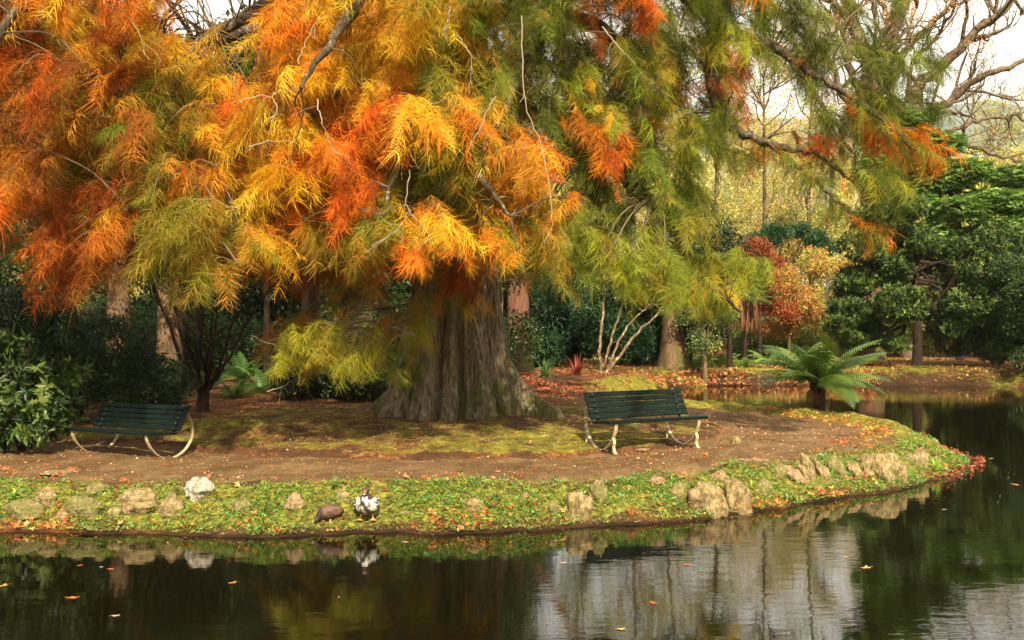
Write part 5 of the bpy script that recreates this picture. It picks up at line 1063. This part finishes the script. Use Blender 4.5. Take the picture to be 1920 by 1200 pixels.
on_ground("fallen_leaves", sample(800, (6, 8.6, 14, 18.5), k_ri), ML, (.05, .12), [(.34, .05, .025), (.45, .11, .04), (.24, .05, .03), (.3, .18, .08)], "dry_leaf", .02, .5)
on_ground("floating_debris", sample(5200, (5.5, 10.5, 12.5, 19), lambda x, y: (sdist(x, y) < 0) * np.exp(np.minimum(sdist(x, y), 0) / .45) * .22), ML, (.012, .045), [(.4, .25, .12), (.5, .42, .28), (.30, .09, .04)], "dry_leaf", .002, .06)
on_ground("floating_debris", sample(26000, (-8.5, 6, 10.2, 13.6), lambda x, y: (sdist(x, y) < 0) * np.exp(np.minimum(sdist(x, y), 0) / .13) * .22 * (vnoise(x * 2, y * 2) > .45)), ML, (.01, .05), [(.3, .15, .07), (.45, .16, .05), (.16, .10, .05)], "dry_leaf", .002, .08)
def k_fb(x, y): d = sdist(x, y); return (d > .02) * (d < .7)
on_ground("fallen_leaves", sample(5000, (4.5, 13, 33.5, 37), k_fb), ML, (.10, .2), [(.48, .14, .05), (.38, .08, .03), (.55, .30, .10), (.25, .10, .04)], "dry_leaf", .03, .5)
blades("grass", sample(26000, (2, 18, 33.5, 46), lambda x, y: (sdist(x, y) > .1) * smooth01((vnoise(x * .8 + 33, y * .9 + 4) - .42) / .2)), (.06, .15), [(.20, .24, .04), (.30, .28, .05), (.12, .18, .03)])
# grass tufts and small ferns at the bank that one can tell apart
def tuft(px, py, size, cols, lb, n_=40, w_=.008):
    g = ground_hit(px, py); e = tag(empty("grass_tuft", g), lb, "grass tuft"); A = Acc()
    for i in range(n_):
        a = R_(0, 6.28); q = R_(.5, 1.5); l = size * R_(.6, 1.1); hd = np.array((math.cos(a), math.sin(a), 0)); sd = np.array((-math.sin(a), math.cos(a), 0)) * w_; V = []
        for j in range(6): u = j / 5; c = hd * l * u * math.cos(q) * 1.2 + np.array((0, 0, l * (u * math.sin(q) - .5 * u * u * math.cos(q)))); V += [c - sd * (1 - u ** 2), c + sd * (1 - u ** 2)]
        A.add(V, [(2 * j, 2 * j + 1, 2 * j + 3, 2 * j + 2) for j in range(5)], pal(cols, 1)[0])
    A.build("blades", M["leaf"], e)
LIME = [(.34, .52, .06), (.26, .44, .05), (.42, .56, .09)]
tuft(1756, 893, .28, LIME, "bright lime green grass tuft drooping at the tip of the peninsula", 70)
tuft(1410, 930, .15, LIME, "small green tuft right of the two grooved stones", 30); tuft(1130, 948, .14, LIME, "lime tuft growing between the tall yellowish boulder and the leaning stone", 36)
tuft(1300, 935, .16, BRG, "fresh green tuft left of the biggest fluted stone", 36); tuft(625, 925, .16, [(.22, .30, .06), (.30, .36, .08)], "grass tuft above the hunched brown duck", 50); tuft(495, 922, .10, [(.22, .32, .06)], "small tuft on the path edge below the middle of the mossy mound", 30)
tuft(25, 945, .12, LIME, "lime coloured tuft at the far left of the bank", 30)
# floating leaves
FL = [(438, 1103, .14, (.62, .20, .04), "long orange leaf floating alone below the brown duck's reflection"), (132, 1132, .17, (.66, .17, .03), "bright orange leaf floating near the lower left corner"), (216, 1166, .12, (.62, .38, .18), "curled pale leaf floating lowest on the left"), (207, 1078, .10, (.6, .14, .04), "small orange leaf floating right of the pair at the left"),
      (150, 1071, .09, (.5, .12, .04), "dark orange leaf in the shadow near the left bank"), (8, 1108, .16, (.66, .26, .05), "orange leaf cut by the left picture edge"), (190, 1074, .06, (.7, .6, .5), "tiny whitish leaf beside the small orange one"), (1626, 1075, .20, (.66, .32, .10), "long tan orange leaf floating in the dark reflection on the right"), (1586, 1055, .09, (.62, .30, .10), "small tan leaf just above the long one on the right"),
      (1290, 1070, .13, (.5, .12, .05), "reddish leaf floating in the middle of the pale reflection"), (1225, 1142, .16, (.45, .08, .03), "dark red leaf floating on the brown reflection"), (1166, 1191, .12, (.70, .42, .06), "yellow leaf at the bottom edge right of centre"), (1058, 1066, .12, (.55, .34, .18), "pale brown leaf floating below the tall yellowish boulder"),
      (1904, 919, .22, (.55, .22, .10), "reddish leaf at the right edge level with the peninsula tip"), (1812, 858, .12, (.5, .10, .06), "dark red leaf drifting just off the peninsula tip"), (1770, 966, .10, (.6, .40, .2), "small tan leaf on black water below the peninsula tip"), (1828, 884, .22, (.6, .25, .14), "flat pinkish leaf lying off the tip, longest there"), (1860, 870, .12, (.6, .5, .35), "whitish fleck of a leaf right of the peninsula tip"),
      (635, 1131, .05, (.5, .2, .08), "tiny brown leaf on the dark water below the ducks"), (758, 1027, .14, (.6, .25, .12), "pink leaf floating close to the bank right of the speckled duck"), (1600, 994, .5, (.32, .03, .02), "faint large dark red leaf patch under the slanting stone row's reflection")]
for px, py, s_, c, lb in FL[:-1]:
    Dd = CAMZ * FPX / (py - 605); T, F_, _ = ML[random.randint(0, 5)]; a = R_(0, 6.28); Rz = np.array([(math.cos(a), -math.sin(a), 0), (math.sin(a), math.cos(a), 0), (0, 0, 1)]); V = (T * s_ * np.array((1.0, .45, .12))) @ Rz.T; V[:, 2] -= V[:, 2].min() - .003
    tag(mesh("floating_leaf", V, F_, M["dry_leaf"], None, np.tile(c, (len(V), 1)) * rng.uniform(.85, 1.15, (len(V), 1)), loc=(wx(px, Dd), Dd, 0.001)), lb, "leaf", "leaves floating on the pond")

# ------------------------------------------------------------------ haze
m, n, o = new_mat("haze"); vv_ = N(n, "ShaderNodeVolumePrincipled"); vv_.inputs["Density"].default_value = 0.0001; vv_.inputs["Color"].default_value = (0.93, 0.96, 1.0, 1); n.links.new(vv_.outputs[0], o.inputs["Volume"])
hb = np.array([(x_, y_, z_) for z_ in (-6, 135) for y_ in (-160, 1230) for x_ in (-920, 920)], float)
tag(mesh("haze", hb, [(0, 2, 3, 1), (4, 5, 7, 6), (0, 1, 5, 4), (2, 6, 7, 3), (0, 4, 6, 2), (1, 3, 7, 5)], m), kind="stuff")
